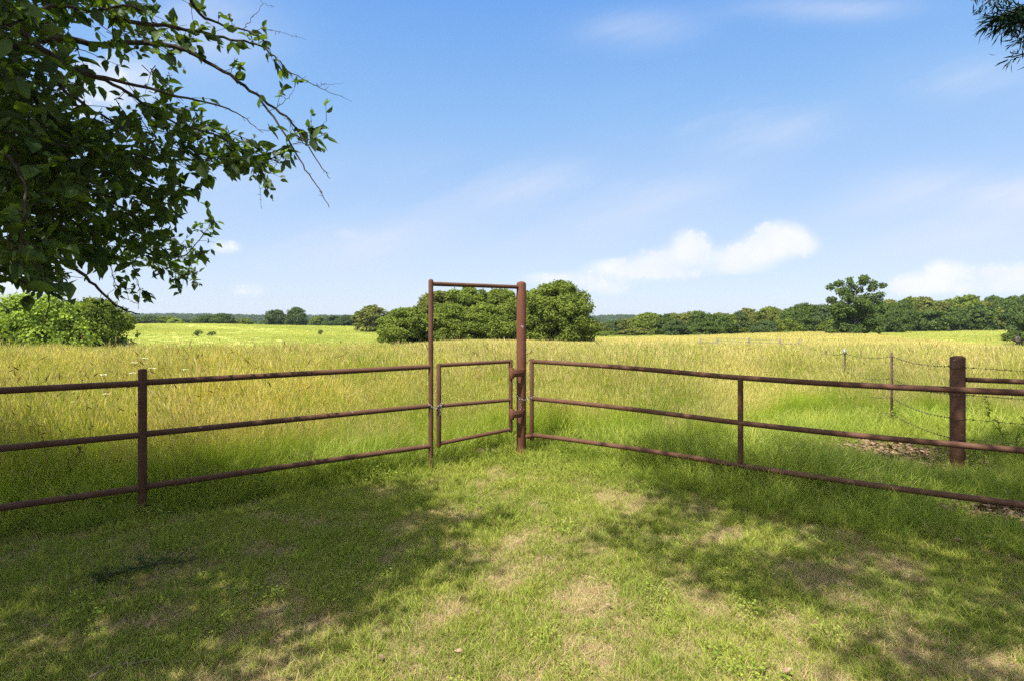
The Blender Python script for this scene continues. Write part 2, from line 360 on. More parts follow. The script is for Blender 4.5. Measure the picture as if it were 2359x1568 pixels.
def build_ground():
    xs = np.sinh(np.linspace(-6.6, 6.6, 300)) * 3.2; ys = np.concatenate([-np.sinh(np.linspace(4.4, .15, 40)) * 2., np.sinh(np.linspace(0, 6.9, 300)) * 3.2])
    X, Y = np.meshgrid(xs, ys); Z = tz(X, Y); nx, ny = len(xs), len(ys)
    v = np.stack([X, Y, Z], -1).reshape(-1, 3)
    i = np.arange(ny - 1)[:, None] * nx + np.arange(nx - 1)[None]
    f = np.stack([i, i + 1, i + nx + 1, i + nx], -1).reshape(-1, 4)
    m, n = mat('soil_and_thatch')
    pos = n.node('ShaderNodeNewGeometry').outputs['Position']; x, y, z = n.xyz(pos)
    fine = n.noise(pos, 55, 6, .75); med = n.noise(pos, 2.4, 4); big = n.noise(pos, .06, 5, .6)
    soil = n.ramp(fine, [(.3, (.08, .055, .035)), (.5, (.20, .14, .085)), (.7, (.38, .29, .18))])
    green = n.ramp(fine, [(.3, (.10, .125, .035)), (.7, (.26, .27, .09))])
    near = n.mix(n.smooth(n.noise(pos, 6.5, 5, .65), .42, .66), soil, green)
    mead = n.ramp(big, [(.3, (.29, .325, .085)), (.5, (.38, .395, .11)), (.72, (.45, .42, .15))])
    a = n.math('DIVIDE', x, n.math('MAXIMUM', y, 5.))
    tanr = n.math('MULTIPLY', n.smooth(a, -.2, -.1), n.math('SUBTRACT', 1., n.math('MULTIPLY', n.smooth(y, 95., 150.), n.smooth(a, .55, .68))))
    tan = n.ramp(big, [(.3, (.27, .29, .07)), (.7, (.44, .37, .13))])
    far = n.mix(tanr, mead, tan)
    c = n.mix(n.smooth(y, 14., 32.), near, far)
    p = n.node('ShaderNodeBsdfDiffuse'); n.put(p.inputs[0], c); p.inputs[1].default_value = 1.
    bm = n.node('ShaderNodeBump'); bm.inputs['Strength'].default_value = .6; bm.inputs['Distance'].default_value = .02
    n.l.new(fine, bm.inputs['Height']); n.l.new(bm.outputs[0], p.inputs['Normal'])
    n.l.new(p.outputs[0], n.node('ShaderNodeOutputMaterial').inputs[0])
    o = MB().add(v, f).build('ground', m, smooth=True); tag(o, kind='structure')
build_ground()

# ------------------------------------------------------------------ grasses (uncountable: geometry-node scatter)
def blades(mb, rng, n, rad, L, W, lean, bend, seg=3, head=None, uv0=0., uv1=1.):
    """n grass blades round the origin; head=(length,width) adds a seed head"""
    az = rng.uniform(0, 2 * math.pi, n); rr = rad * np.sqrt(rng.random(n)); b = np.stack([rr * np.cos(az), rr * np.sin(az), np.full(n, -.01)], 1)
    ph = az + rng.normal(0, 1.0, n); h = np.stack([np.cos(ph), np.sin(ph), np.zeros(n)], 1)
    Ln = rng.uniform(L[0], L[1], n); Wn = rng.uniform(W[0], W[1], n); le = rng.uniform(lean[0], lean[1], n); be = rng.uniform(bend[0], bend[1], n)
    ang = rng.uniform(0, 2 * math.pi, n); sd = np.stack([np.cos(ang), np.sin(ang), np.zeros(n)], 1)
    pts = []; p = b.copy(); a = le.copy()
    for k in range(seg + 1):
        pts.append(p.copy()); st = (Ln / seg)[:, None]
        p = p + st * (h * np.sin(a)[:, None] + np.array([0, 0, 1.]) * np.cos(a)[:, None]); a = a + be / seg
    k = 2 * seg + 1; v = np.zeros((n, k, 3)); uvv = np.zeros((n, k, 2)); rx = rng.random(n)
    for s in range(seg):
        wd = (Wn * (1 - .75 * (s / seg) ** 1.6) / 2)[:, None]
        v[:, 2 * s] = pts[s] - sd * wd; v[:, 2 * s + 1] = pts[s] + sd * wd
        uvv[:, 2 * s, 1] = uvv[:, 2 * s + 1, 1] = uv0 + (uv1 - uv0) * s / seg
    v[:, -1] = pts[seg]; uvv[:, -1, 1] = uv1; uvv[:, :, 0] = rx[:, None]
    f = []
    for s in range(seg - 1): f += [(2 * s, 2 * s + 1, 2 * s + 3), (2 * s, 2 * s + 3, 2 * s + 2)]
    f.append((2 * seg - 2, 2 * seg - 1, 2 * seg))
    f = (np.array(f)[None] + (np.arange(n) * k)[:, None, None]).reshape(-1, 3)
    mb.add(v.reshape(-1, 3), f, uvv.reshape(-1, 2))
    if head:
        hl = rng.uniform(.7, 1.2, n) * head[0]; hw = rng.uniform(.6, 1.2, n) * head[1]
        ax = h * np.sin(a)[:, None] + np.array([0, 0, 1.]) * np.cos(a)[:, None]; sd2 = np.cross(ax, sd); base = pts[seg] - ax * (hl * .5)[:, None]
        hv = np.stack([base, base + ax * (hl * .35)[:, None] + sd * hw[:, None], base + ax * (hl * .35)[:, None] - sd * hw[:, None],
                       base + ax * (hl * .45)[:, None] + sd2 * hw[:, None], base + ax * (hl * .45)[:, None] - sd2 * hw[:, None], base + ax * hl[:, None]], 1)
        hf = np.array([(0, 1, 5), (0, 5, 2), (0, 3, 5), (0, 5, 4)])
        hf = (hf[None] + (np.arange(n) * 6)[:, None, None]).reshape(-1, 3)
        mb.add(hv.reshape(-1, 3), hf, np.stack([np.repeat(rx, 6), np.ones(n * 6)], 1))
    return mb

def scatter(name, sources, pts, rot, scl, idx, label, cat='grass'):
    """one stuff object whose geometry nodes place the source tufts on its points"""
    coll = bpy.data.collections.new(name + '_sources')
    for i, (mb, m) in enumerate(sources):
        o = bpy.data.objects.new('tuft_%02d_%s' % (i, name), mb.mesh('tuft_%02d_%s' % (i, name), m)); coll.objects.link(o)
    me = bpy.data.meshes.new(name); n = len(pts); me.vertices.add(n); me.vertices.foreach_set('co', np.asarray(pts, np.float32).ravel())
    a = me.attributes.new('rot', 'FLOAT_VECTOR', 'POINT'); a.data.foreach_set('vector', np.asarray(rot, np.float32).ravel())
    a = me.attributes.new('scl', 'FLOAT_VECTOR', 'POINT'); a.data.foreach_set('vector', np.asarray(scl, np.float32).ravel())
    a = me.attributes.new('idx', 'INT', 'POINT'); a.data.foreach_set('value', np.asarray(idx, np.int32))
    for _, m in sources:
        if m.name not in me.materials: me.materials.append(m)
    ob = bpy.data.objects.new(name, me); COL.objects.link(ob)
    g = bpy.data.node_groups.new(name, 'GeometryNodeTree')
    g.interface.new_socket('Geometry', in_out='INPUT', socket_type='NodeSocketGeometry'); g.interface.new_socket('Geometry', in_out='OUTPUT', socket_type='NodeSocketGeometry')
    gi = g.nodes.new('NodeGroupInput'); go = g.nodes.new('NodeGroupOutput')
    ci = g.nodes.new('GeometryNodeCollectionInfo'); ci.inputs[0].default_value = coll; ci.inputs['Separate Children'].default_value = True; ci.inputs['Reset Children'].default_value = True
    ip = g.nodes.new('GeometryNodeInstanceOnPoints'); ip.inputs['Pick Instance'].default_value = True
    def na(nm, t):
        k = g.nodes.new('GeometryNodeInputNamedAttribute'); k.data_type = t; k.inputs[0].default_value = nm; return k.outputs[0]
    g.links.new(gi.outputs[0], ip.inputs['Points']); g.links.new(ci.outputs[0], ip.inputs['Instance'])
    g.links.new(na('idx', 'INT'), ip.inputs['Instance Index'])
    er = g.nodes.new('FunctionNodeEulerToRotation'); g.links.new(na('rot', 'FLOAT_VECTOR'), er.inputs[0]); g.links.new(er.outputs[0], ip.inputs['Rotation'])
    g.links.new(na('scl', 'FLOAT_VECTOR'), ip.inputs['Scale']); g.links.new(ip.outputs[0], go.inputs[0])
    md = ob.modifiers.new('scatter', 'NODES'); md.node_group = g
    return tag(ob, label, cat, kind='stuff')

def fan(rng, n, d0, d1, a0=-1.08, a1=1.08, p=1.):
    """n random points in the fan in front of the camera, density ~ 1/d**p"""
    uu = rng.random(n); e = 2 - p
    d = (d0 ** e + uu * (d1 ** e - d0 ** e)) ** (1 / e) if abs(e) > 1e-6 else d0 * (d1 / d0) ** uu
    return rng.uniform(a0, a1, n) * (d + 1.3), d
def rots(rng, n, tilt=.12): return np.stack([rng.normal(0, tilt, n), rng.normal(0, tilt, n), rng.uniform(0, 6.283, n)], 1)

C0_ = at(2206, 900, 6.27)[:2]
def build_grass():
    rng = np.random.default_rng(11)
    # mown lawn
    src = []
    for k in range(5): src.append((blades(MB(), rng, 34, .055, (.014, .036), (.0018, .0036), (.1, 1.0), (.2, 1.2)), M['lawn']))
    for k in range(3): src.append((blades(MB(), rng, 14, .035, (.04, .08), (.0026, .005), (.1, .9), (.3, 1.3)), M['lawn']))
    for k in range(3): src.append((blades(MB(), rng, 22, .08, (.03, .08), (.0014, .003), (.9, 1.5), (-.1, .3), 2), M['straw']))
    mb = MB(); n = 40; ph = rng.uniform(0, 6.28, n); rr = .07 * np.sqrt(rng.random(n))
    leaves(mb, np.stack([rr * np.cos(ph), rr * np.sin(ph), rng.uniform(.01, .045, n)], 1), np.stack([np.cos(ph), np.sin(ph), rng.uniform(-.2, .3, n)], 1), np.array([[0, 0, 1.]]) + rng.normal(0, .25, (n, 3)), rng.uniform(.012, .02, n), .012, rng, False)
    src.append((mb, M['long']))
    x, y = fan(rng, 205000, 1.2, 8.6, p=.85)
    b = beyond(x, y); keep = b < .25
    bare = pnoise(x, y, 3.4, 5) * .5 + pnoise(x, y, 9., 6) * .5
    lit_bare = bare + .05 * np.exp(-((x - 1.2) ** 2 / 2.5 + (y - 3.2) ** 2 / 2.5))
    keep &= rng.random(len(x)) > np.clip((lit_bare - .49) * 2.5, 0, .68)
    x, y, lit_bare = x[keep], y[keep], lit_bare[keep]; n = len(x)
    r = rng.random(n); idx = rng.integers(0, 5, n); idx[r < .17] = rng.integers(5, 8, (r < .17).sum()); idx[(r > .994) & (pnoise(x, y, 1.5, 9) > .5)] = 11
    s = rng.uniform(.7, 1.35, n) * (1.15 - .5 * np.clip(lit_bare - .4, 0, .5)); s = s * np.clip(1 + .4 * (y - 4) / 4, .8, 1.3)
    near = np.clip(beyond(x, y) + .5, 0, 1) ** 1.; s = s * (1 + .6 * near)
    xs, ys = fan(rng, 84000, 1.2, 7.5, p=.9); k2 = (beyond(xs, ys) < .1) & (rng.random(84000) < .50 + 1.2 * np.clip(pnoise(xs, ys, 3.4, 5) * .5 + pnoise(xs, ys, 9., 6) * .5 - .35, 0, .8)); xs, ys = xs[k2], ys[k2]
    X = np.concatenate([x, xs]); Y = np.concatenate([y, ys]); S = np.concatenate([s, rng.uniform(.7, 1.3, len(xs))]); I = np.concatenate([idx, rng.integers(8, 11, len(xs))])
    scatter('lawn_grass', src, np.stack([X, Y, tz(X, Y)], 1), rots(rng, len(X)), np.stack([S] * 3, 1), I, 'short mown grass mixed with straw in front of the brown gates')

    # tufts left by the mower at the foot of the posts
    src = [(blades(MB(), rng, 26, .03, (.06, .20), (.002, .0045), (.1, .8), (.3, 1.6), 4), M['long']) for k in range(3)] + [(blades(MB(), rng, 16, .04, (.05, .16), (.0016, .003), (.4, 1.4), (.2, 1.2), 3), M['straw']) for k in range(2)]
    xx, yy = [], []
    for (cx, cy), r_, k in ((L0, .033, 34), (T0, .027, 26), (P0, .058, 46), (C0_, .075, 30)):
        a = rng.uniform(0, 6.28, k); q = r_ + .015 + np.abs(rng.normal(0, .07, k)); xx.append(cx + q * np.cos(a)); yy.append(cy + q * np.sin(a))
    xx, yy = np.concatenate(xx), np.concatenate(yy); n = len(xx); s_ = rng.uniform(.7, 1.35, n)
    scatter('post_foot_grass', src, np.stack([xx, yy, tz(xx, yy)], 1), rots(rng, n, .2), np.stack([s_] * 3, 1), rng.integers(0, 5, n), 'unmown tufts of grass round the feet of the brown posts')
    # long green grass along the fences
    src = []
    for k in range(6): src.append((blades(MB(), rng, 40, .09, (.16, .40), (.003, .0065), (.05, .6), (.4, 1.9), 4), M['long']))
    for k in range(2): src.append((blades(MB(), rng, 12, .10, (.2, .5), (.002, .004), (.1, 1.1), (.4, 1.8), 4), M['straw']))
    x, y = fan(rng, 38000, 2.2, 15, p=1.0)
    b = beyond(x, y) + .12 * (pnoise(x, y, 4, 21) - .5)
    front = np.where(x > .3, np.clip((x - .3) * .35, 0, .62), .10)
    keep = (b > -front) & (b < 7.5)
    # the strip in front of the small gate stays short
    path = np.exp(-((x + .35) ** 2) / .35) * (b < .4); keep &= rng.random(len(x)) > path * .9
    lit = np.exp(-(((x - 4.75) / .65) ** 2 + ((y - 7.1) / .8) ** 2)) + np.exp(-(((x - 4.15) / .5) ** 2 + ((y - 4.7) / .42) ** 2)); keep &= rng.random(len(x)) > lit * .75
    keep &= rng.random(len(x)) > np.clip((b - 4.6) / 3, 0, .8) 
    x, y, b, front = x[keep], y[keep], b[keep], front[keep]; n = len(x)
    grow = np.clip((b + front) / (front + .45), 0, 1)
    s = rng.uniform(.75, 1.3, n) * (.38 + .75 * grow) * (.85 + .35 * pnoise(x, y, 1.6, 31))
    i = rng.integers(0, 6, n); i[rng.random(n) < .10] = 6 + rng.integers(0, 2)
    s = s * (1 - .6 * np.clip(1.5 * np.exp(-(((x - 4.7) / .95) ** 2 + ((y - 6.75) / .9) ** 2)) + 1.3 * np.exp(-(((x - 4.1) / .55) ** 2 + ((y - 4.65) / .4) ** 2)), 0, 1)) * np.where((x > 3.3) & (b > 0), .8, 1)
    scatter('long_grass', src, np.stack([x, y, tz(x, y)], 1), rots(rng, n), np.stack([s, s, s * 1.05], 1), i, 'long green grass growing along the foot of the pipe fence and gates')

    # tall seeding grass of the field
    src = []
    for k in range(5):
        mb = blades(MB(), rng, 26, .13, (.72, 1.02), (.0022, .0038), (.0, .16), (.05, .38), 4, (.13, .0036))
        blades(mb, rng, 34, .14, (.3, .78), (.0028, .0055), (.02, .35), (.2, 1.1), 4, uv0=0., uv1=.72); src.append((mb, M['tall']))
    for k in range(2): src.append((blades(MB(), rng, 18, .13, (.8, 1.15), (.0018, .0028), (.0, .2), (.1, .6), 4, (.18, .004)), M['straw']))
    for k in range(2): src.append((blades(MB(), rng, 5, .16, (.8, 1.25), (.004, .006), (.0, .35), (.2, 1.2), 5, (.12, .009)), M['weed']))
    x, y = fan(rng, 64000, 4.0, 34, p=1.05)
    b = beyond(x, y) + .35 * (pnoise(x, y, 2.5, 41) - .5)
    start = np.interp(x, [-6, -.5, .5, 2.0, 3.2, 4.4, 5.2, 8], [.5, .5, .55, 1.1, 2.3, 4.2, 5.0, 5.4])
    keep = (b > start) & (y < crest(x / y) + 2)
    x, y, b, start = x[keep], y[keep], b[keep], start[keep]; n = len(x)
    grow = np.clip((b - start) / 1.6, 0, 1)
    s = rng.uniform(.72, 1.12, n) * (.60 + .38 * grow) * (.80 + .34 * pnoise(x, y, 3.1, 91)) * (1 - .22 * (pnoise(x, y, 1.3, 95) > .72)) * np.interp(y, [0, 10, 20, 40], [1, 1, .84, .8]) * (.9 + .18 * pnoise(x, y, .9, 51))
    i = rng.integers(0, 5, n); i[rng.random(n) < .07] = 5 + rng.integers(0, 2); wk = rng.random(n) < .012 + .05 * ((x < -2) & (y < 9)); i[wk] = rng.integers(7, 9, wk.sum())
    sx = s * np.clip(.8 + y / 30, 1, 1.8)
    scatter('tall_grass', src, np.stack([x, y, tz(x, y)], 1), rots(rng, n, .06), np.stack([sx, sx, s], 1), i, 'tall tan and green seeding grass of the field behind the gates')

    # the same field farther off, coarser tufts
    src = []
    for k in range(4): src.append((blades(MB(), rng, 60, .42, (.5, .92), (.009, .018), (.0, .3), (.1, .5), 3, (.14, .010)), M['fartall']))
    x, y = fan(rng, 60000, 26, 175, p=1.25)
    cr = crest(x / y); keep = (y < cr + 3); x, y = x[keep], y[keep]; n = len(x)
    s = rng.uniform(.72, 1.0, n) * (1 - .45 * np.exp(-((x / y - .435) / .07) ** 2 - ((y - 51) / 8) ** 2)); sx = s * np.clip(y / 45, .8, 2.4)
    scatter('distant_tall_grass', src, np.stack([x, y, tz(x, y)], 1), rots(rng, n, .05), np.stack([sx, sx, s * .95], 1), rng.integers(0, 4, n), 'tan tall grass of the open field around the distant gates')
    # meadows beyond
    src = []
    for k in range(3): src.append((blades(MB(), rng, 60, .8, (.16, .34), (.02, .05), (.1, .8), (.1, .6), 2), M['meadow']))
    x, y = fan(rng, 56000, 45, 330, p=1.15)
    keep = (y > crest(x / y) - 4); x, y = x[keep], y[keep]; n = len(x)
    s = rng.uniform(.7, 1.3, n) * (.6 + .8 * pnoise(x, y, .05, 71)); sx = s * np.clip(y / 90, .8, 2.6)
    scatter('meadow_grass', src, np.stack([x, y, tz(x, y)], 1), rots(rng, n, .05), np.stack([sx, sx, s], 1), rng.integers(0, 3, n), 'bright yellow green meadow grass on the far slopes')
build_grass()

# ------------------------------------------------------------------ pipe fence and gates
def v3(p, z): return np.array([p[0], p[1], z])
def pipe(name, a, b, r, parent, m='pipe', sides=16, dome=0., label=None, n=2):
    a, b = np.asarray(a, float), np.asarray(b, float)
    pts = [a + (b - a) * t for t in np.linspace(0, 1, n)]
    o = tube(MB(), pts, r, sides, True, dome=dome).build(name, M[m], parent, True, origin=tuple(a))
    if label: o['label'] = label
    md = o.modifiers.new('edge', 'EDGE_SPLIT'); md.split_angle = R(50)
    return o
def reparent_origin(t):      # children were made in world space: bring them under the Empty
    for c in t.children:
        c.location = c.location - t.location

RP = .026
fd = unit(T0 - L0)
FE = L0 - fd * 3.2           # the fence runs on past the left edge of the picture
fence = empty('pipe_fence', (T0[0], T0[1], 0), 'rusty brown three rail pipe fence with tall doorway shaped header over the small gate', 'fence')
pipe('post', v3(L0, -.3), v3(L0, 1.235), .033, fence, 'pipe', 20, .35, 'shorter post with a rounded top')
pipe('post', v3(T0, -.3), v3(T0, 2.075), .027, fence, 'pipe', 20, .9, 'thin tall post')
pipe('post', v3(P0, -.3), v3(P0, 2.085), .058, fence, 'post', 28, .55, 'thick tall red brown post')
pipe('post', v3(FE, -.3), v3(FE, 1.235), .033, fence, 'pipe', 20, .35, 'shorter post with a rounded top')
for z in (1.135, .705, .265):
    pipe('rail', v3(FE, z - .01), v3(L0 - fd * .024, z - .01), RP, fence)
    pipe('rail', v3(L0 + fd * .024, z - .005), v3(T0 - fd * .02, z + .005), RP, fence)
hd = unit(P0 - T0)
pipe('header', v3(T0 + hd * .02, 2.045), v3(P0 - hd * .05, 2.045), .0235, fence)
for z in (1.88, 1.42):       # weld seams round the thick post
    a = np.linspace(0, 2 * math.pi, 25)
    mb = MB(); tube(mb, np.stack([P0[0] + .0575 * np.cos(a), P0[1] + .0575 * np.sin(a), z + 0 * a], 1), .0022, 6, False); mb.build('weld_seam', M['wire'], fence, True, origin=(P0[0], P0[1], z))
reparent_origin(fence)

# small walk gate: latch stile on the left, hinge stile beside the thick post
SA, SB = at(1011, 900, 6.30)[:2], at(1176.5, 900, 6.79)[:2]
sg = empty('walk_gate', (SA[0], SA[1], 0), 'small rusty pipe gate with three rails under the tall header', 'gate')
gd = unit(SB - SA)
pipe('stile', v3(SA, .255), v3(SA, 1.16), .026, sg, 'pipe', 20, .5)
pipe('stile', v3(SB, .325), v3(SB, 1.175), .024, sg, 'pipe', 20, .5)
pipe('rail', v3(SA + gd * .02, 1.15), v3(SB - gd * .018, 1.158), .0215, sg)
pipe('rail', v3(SA + gd * .02, .70), v3(SB - gd * .018, .70), .0215, sg)
pipe('rail', v3(SA + gd * .02, .285), v3(SB - gd * .018, .35), .0215, sg)
for z in (1.02, .535):       # strap hinges: two plates and a bolt line, welded to post and stile
    hmb = MB(); mid = (SB + P0) / 2; hdir = unit(P0 - SB); rz = math.atan2(hdir[1], hdir[0]); nrm = np.array([hdir[1], -hdir[0]])
    c = SB + hdir * .065 + nrm * .062
    box(hmb, v3(c, z), (.195, .012, .088), rz); box(hmb, v3(SB + nrm * .040 - hdir * .018, z), (.035, .05, .125), rz)
    box(hmb, v3(c + nrm * .009, z + .002), (.15, .006, .008), rz); box(hmb, v3(P0 - hdir * .01 + nrm * .058, z + .04), (.03, .03, .012), rz)
    o = hmb.build('hinge', M['post'], sg, origin=tuple(v3(SB, z))); bv = o.modifiers.new('bevel', 'BEVEL'); bv.width = .0015
reparent_origin(sg)

# the 16 foot gate on the right
G0, G1 = at(1225, 900, 6.90)[:2], R1
ggd = unit(G1 - G0); G1 = G0 + ggd * 4.87; GM = at(1706, 900, 5.49)[:2]
bg_ = empty('farm_gate', (G0[0], G0[1], 0), 'wide rusty three rail pipe gate running to the right edge', 'gate')
pipe('stile', v3(G0, .20), v3(G0, 1.175), .0255, bg_, 'pipe', 20, .5)
pipe('stile', v3(G1, .20), v3(G1, 1.16), .0255, bg_, 'pipe', 20, .5)
sag = lambda t: 0.0
for z0, z1 in ((1.15, 1.10), (.70, .665), (.262, .255)):
    pts = [v3(G0 + (G1 - G0) * t, z0 + (z1 - z0) * min(1, t * 2.2) + .012 * math.sin(7 * t)) for t in np.linspace(.005, .995, 14)]
    o = tube(MB(), pts, .0255, 16).build('rail', M['pipe'], bg_, True, origin=tuple(pts[0]))
pipe('brace', v3(GM, .275), v3(GM, .66), .0255, bg_); pipe('brace', v3(GM, .685), v3(GM, 1.09), .0255, bg_)
tb = MB(); box(tb, v3((P0 + G0) / 2 + [.0, -.01], .245), (.12, .045, .045), 0); tb.build('hinge_tab', M['post'], bg_, origin=tuple(v3(G0, .245)))
reparent_origin(bg_)

# chains
def chain(label, pts, ll=.036, r=.0028):
    pts = np.asarray(pts, float); seg = np.linalg.norm(np.diff(pts, axis=0), axis=1); cum_ = np.concatenate([[0], np.cumsum(seg)])
    n = max(2, int(cum_[-1] / (ll * .74))); mb = MB()
    for i in range(n):
        s = (i + .5) / n * cum_[-1]; j = min(np.searchsorted(cum_, s) - 1, len(seg) - 1); j = max(j, 0)
        p = pts[j] + (pts[j + 1] - pts[j]) * (s - cum_[j]) / seg[j]; t = unit(pts[j + 1] - pts[j])
        a = unit(np.cross(t, [0.3, .9, .2])); b = np.cross(t, a)
        if i % 2: a, b = b, a
        th = np.linspace(0, 2 * math.pi, 13); loop = [p + t * (ll / 2) * np.sign(math.cos(q)) * abs(math.cos(q)) ** .7 + a * (ll * .3) * math.sin(q) for q in th]
        tube(mb, loop, r, 6, False)
    o = mb.build('chain', M['chain'], None, True, origin=tuple(pts[0])); return tag(o, label, 'chain')
def ring(c, r, z0, z1, n=14, a0=0., a1=6.283):
    th = np.linspace(a0, a1, n); return [np.array([c[0] + r * math.cos(q), c[1] + r * math.sin(q), z0 + (z1 - z0) * k / (n - 1)]) for k, q in enumerate(th)]
q = v3(P0, 0)
chain('steel chain round the thick tall post with its end hanging down', [q + (-.066, -.02, .755), q + (-.045, -.045, .74), q + (-.01, -.066, .695), q + (.03, -.06, .69), q + (.068, -.02, .69), v3(G0, .71) + (-.03, -.01, 0), v3(G0, .715) + (.005, -.034, 0), v3(G0, .74) + (.038, .0, 0)])
chain('short loose chain end dangling down the front of the thick tall post', [q + (-.008, -.070, .68), q + (-.008, -.078, .58), q + (-.012, -.088, .47)])
q = v3(T0, 0)
chain('rusty chain tying the small gate stile to the thin tall post', [q + (-.04, -.01, .735), q + (-.012, -.034, .725), q + (.03, -.026, .69), q + (.07, -.02, .68), v3(SA, .69) + (-.03, -.02, 0), v3(SA, .70) + (.0, -.034, 0), v3(SA, .74) + (.032, -.012, 0), v3(SA, .70) + (.03, -.03, 0), v3(SA, .60) + (.018, -.033, 0)], .03)

# right-hand corner post with its brace rail
C0 = at(2206, 900, 6.27)[:2]
cp = empty('corner_post', (C0[0], C0[1], 0), 'thick brown steel post with brace rail behind the wide gate', 'post')
pipe('post', v3(C0, -.3), v3(C0, 1.235), .071, cp, 'pipe', 28, .35)
pipe('brace_rail', v3(C0 + [.06, -.045], 1.0), v3(C0 + [2.1, -1.1], 1.0), .027, cp)
pipe('post', v3(C0 + [2.14, -1.12], -.3), v3(C0 + [2.14, -1.12], 1.235), .05, cp, 'pipe', 20, .35)
reparent_origin(cp)

# barbed wire fence from the corner post back across the field
bw = empty('barbed_wire_fence', (C0[0], C0[1], 0), 'sagging barbed wire strands on thin steel posts going back into the field', 'fence')
TP = [(at(2054, 811, 8.6), 1.25, 'tpost'), (at(1946, 803, 10.6), 1.25, 'tpost'), (at(1903, 806, 12.6), 1.2, 'tpost'), (at(1850, 812, 17), 1.2, 'tpost')]
tops = []
for p, h, m_ in TP:
    gz = TZ(p[0], p[1]); top = p[2]; mb = MB(); hh = top - gz + .3
    box(mb, (p[0], p[1], gz - .3 + hh / 2), (.035, .006, hh)); box(mb, (p[0], p[1] - .016, gz - .3 + hh / 2), (.006, .026, hh))
    for zz in np.arange(gz + .1, top - .03, .055): box(mb, (p[0], p[1] - .031, zz), (.012, .006, .02))
    o = mb.build('steel_post', M[m_], bw, origin=(p[0], p[1], gz)); tops.append((p, gz, top))
    if len(tops) == 2:
        cb = MB(); box(cb, (p[0], p[1], top - .05), (.04, .045, .09)); cb.build('painted_top', M['tposthead'], o, origin=(p[0], p[1], gz))
        o.children[0].location = (0, 0, 0)
def wire(a, b, sagv):
    mb = MB(); n = 26; t = np.linspace(0, 1, n)[:, None]; a, b = np.asarray(a), np.asarray(b)
    pts = a + (b - a) * t; pts[:, 2] -= sagv * 4 * (t * (1 - t))[:, 0]
    Lw = np.linalg.norm(b - a); th = np.linspace(0, 18 * Lw, 200)
    fine_ = np.stack([np.interp(np.linspace(0, 1, 200), t[:, 0], pts[:, k]) for k in range(3)], 1)
    tube(mb, fine_, .0028 + .0008 * np.sin(th), 5, False)
    rr = random.Random(int(Lw * 100)); s = .06
    while s < Lw:
        k = s / Lw; c = np.array([np.interp(k, t[:, 0], pts[:, j]) for j in range(3)])
        for _ in range(2):
            d = np.array([rr.uniform(-.4, .4), rr.uniform(-.4, .4), rr.uniform(-1, 1)]); d = unit(d) * .014
            tube(mb, [c - d, c + d], .0022, 4, False)
        tube(mb, [c + unit(b - a) * -.009, c + unit(b - a) * .009], .005, 6)
        s += .115
    mb.build('barbed_wire', M['wire'], bw, origin=tuple(a))
cz = lambda z: np.array([C0[0] - .03, C0[1] + .07, z])
for dz, sg_ in ((0., .04), (.33, .05), (.62, .05), (.86, .04)):
    zc = 1.135 - dz * .92
    p0 = cz(zc); p1 = np.array([*tops[0][0][:2], tops[0][2] - .06 - dz]); p2 = np.array([*tops[1][0][:2], tops[1][2] - .08 - dz]); p3 = np.array([*tops[2][0][:2], tops[2][2] - .06 - dz]); p4 = np.array([*tops[3][0][:2], tops[3][2] - .06 - dz])
    wire(p0, p1, sg_); wire(p1, p2, sg_ * 1.5)
    if dz < .5: wire(p2, p3, sg_); wire(p3, p4, sg_)
    wire(cz(zc) + (.03, -.03, 0), np.array([C0[0] + 3.2, C0[1] - .9, zc - .12]), .02)
for c in bw.children: c.location = c.location - bw.location
for z in (1.135, .83, .565, .34):      # wire tied round the corner post
    th = np.linspace(0, 6.4, 40); rr_ = .0775
    mb = MB(); tube(mb, np.stack([C0[0] + rr_ * np.cos(th), C0[1] + rr_ * np.sin(th), z + .012 * np.sin(3 * th)], 1), .0028, 5, False)
    tube(mb, [(C0[0] - .077, C0[1], z), (C0[0] - .10, C0[1] - .01, z + .02), (C0[0] - .105, C0[1] - .02, z - .01), (C0[0] - .08, C0[1] - .015, z - .015)], .003, 5)
    o = mb.build('wire_tie', M['wire'], bw, True, origin=(C0[0], C0[1], z)); o.location = o.location - bw.location

# ------------------------------------------------------------------ the distant gates
def far_gate(label, pa, pb, ztop, zbot, nr, m_, mids=()):
    e = empty('farm_gate', (pa[0], pa[1], zbot), label, 'gate', 'distant gates across the field')
    for z in np.linspace(zbot, ztop, nr): tube(MB(), [v3(pa, z), v3(pb, z)], .022, 6).build('rail', M[m_], e, origin=tuple(v3(pa, z)))
    for t in (0., *mids, 1.):
        c = pa + (pb - pa) * t; tube(MB(), [v3(c, zbot), v3(c, ztop)], .024, 6).build('stile' if t in (0, 1) else 'brace', M[m_], e, origin=tuple(v3(c, zbot)))
    reparent_origin(e)
def far_post_pair(label, a, b, h):
    za, zb = TZ(*a), TZ(*b); e = empty('post_brace', (a[0], a[1], za), label, 'post', 'braces beside the distant gates')
    for p, z in ((a, za), (b, zb)): tube(MB(), [v3(p, z - .3), v3(p, z + h)], .085, 10).build('post', M['farpipe'], e, True, origin=tuple(v3(p, z)))
    tube(MB(), [v3(a, za + h * .72), v3(b, zb + h * .72)], .04, 8).build('brace_rail', M['farpipe'], e, True, origin=tuple(v3(a, za + h * .72)))
    reparent_origin(e)
A = lambda px, d: at(px, 780, d)[:2]
d0 = 52.
far_post_pair('pair of brown posts with a rail, left of the distant gates', A(1613, 56), A(1652, 54.5), 1.45)
far_post_pair('pair of brown posts with a rail, right of the distant gates', A(1797, 48.5), A(1843, 46), 1.45)
far_gate('long green pipe gate far across the field', A(1655, 54.3), A(1724, 51.6), TZ(*A(1690, 53)) + 1.42, TZ(*A(1690, 53)) + .45, 5, 'greengate', (.5,))
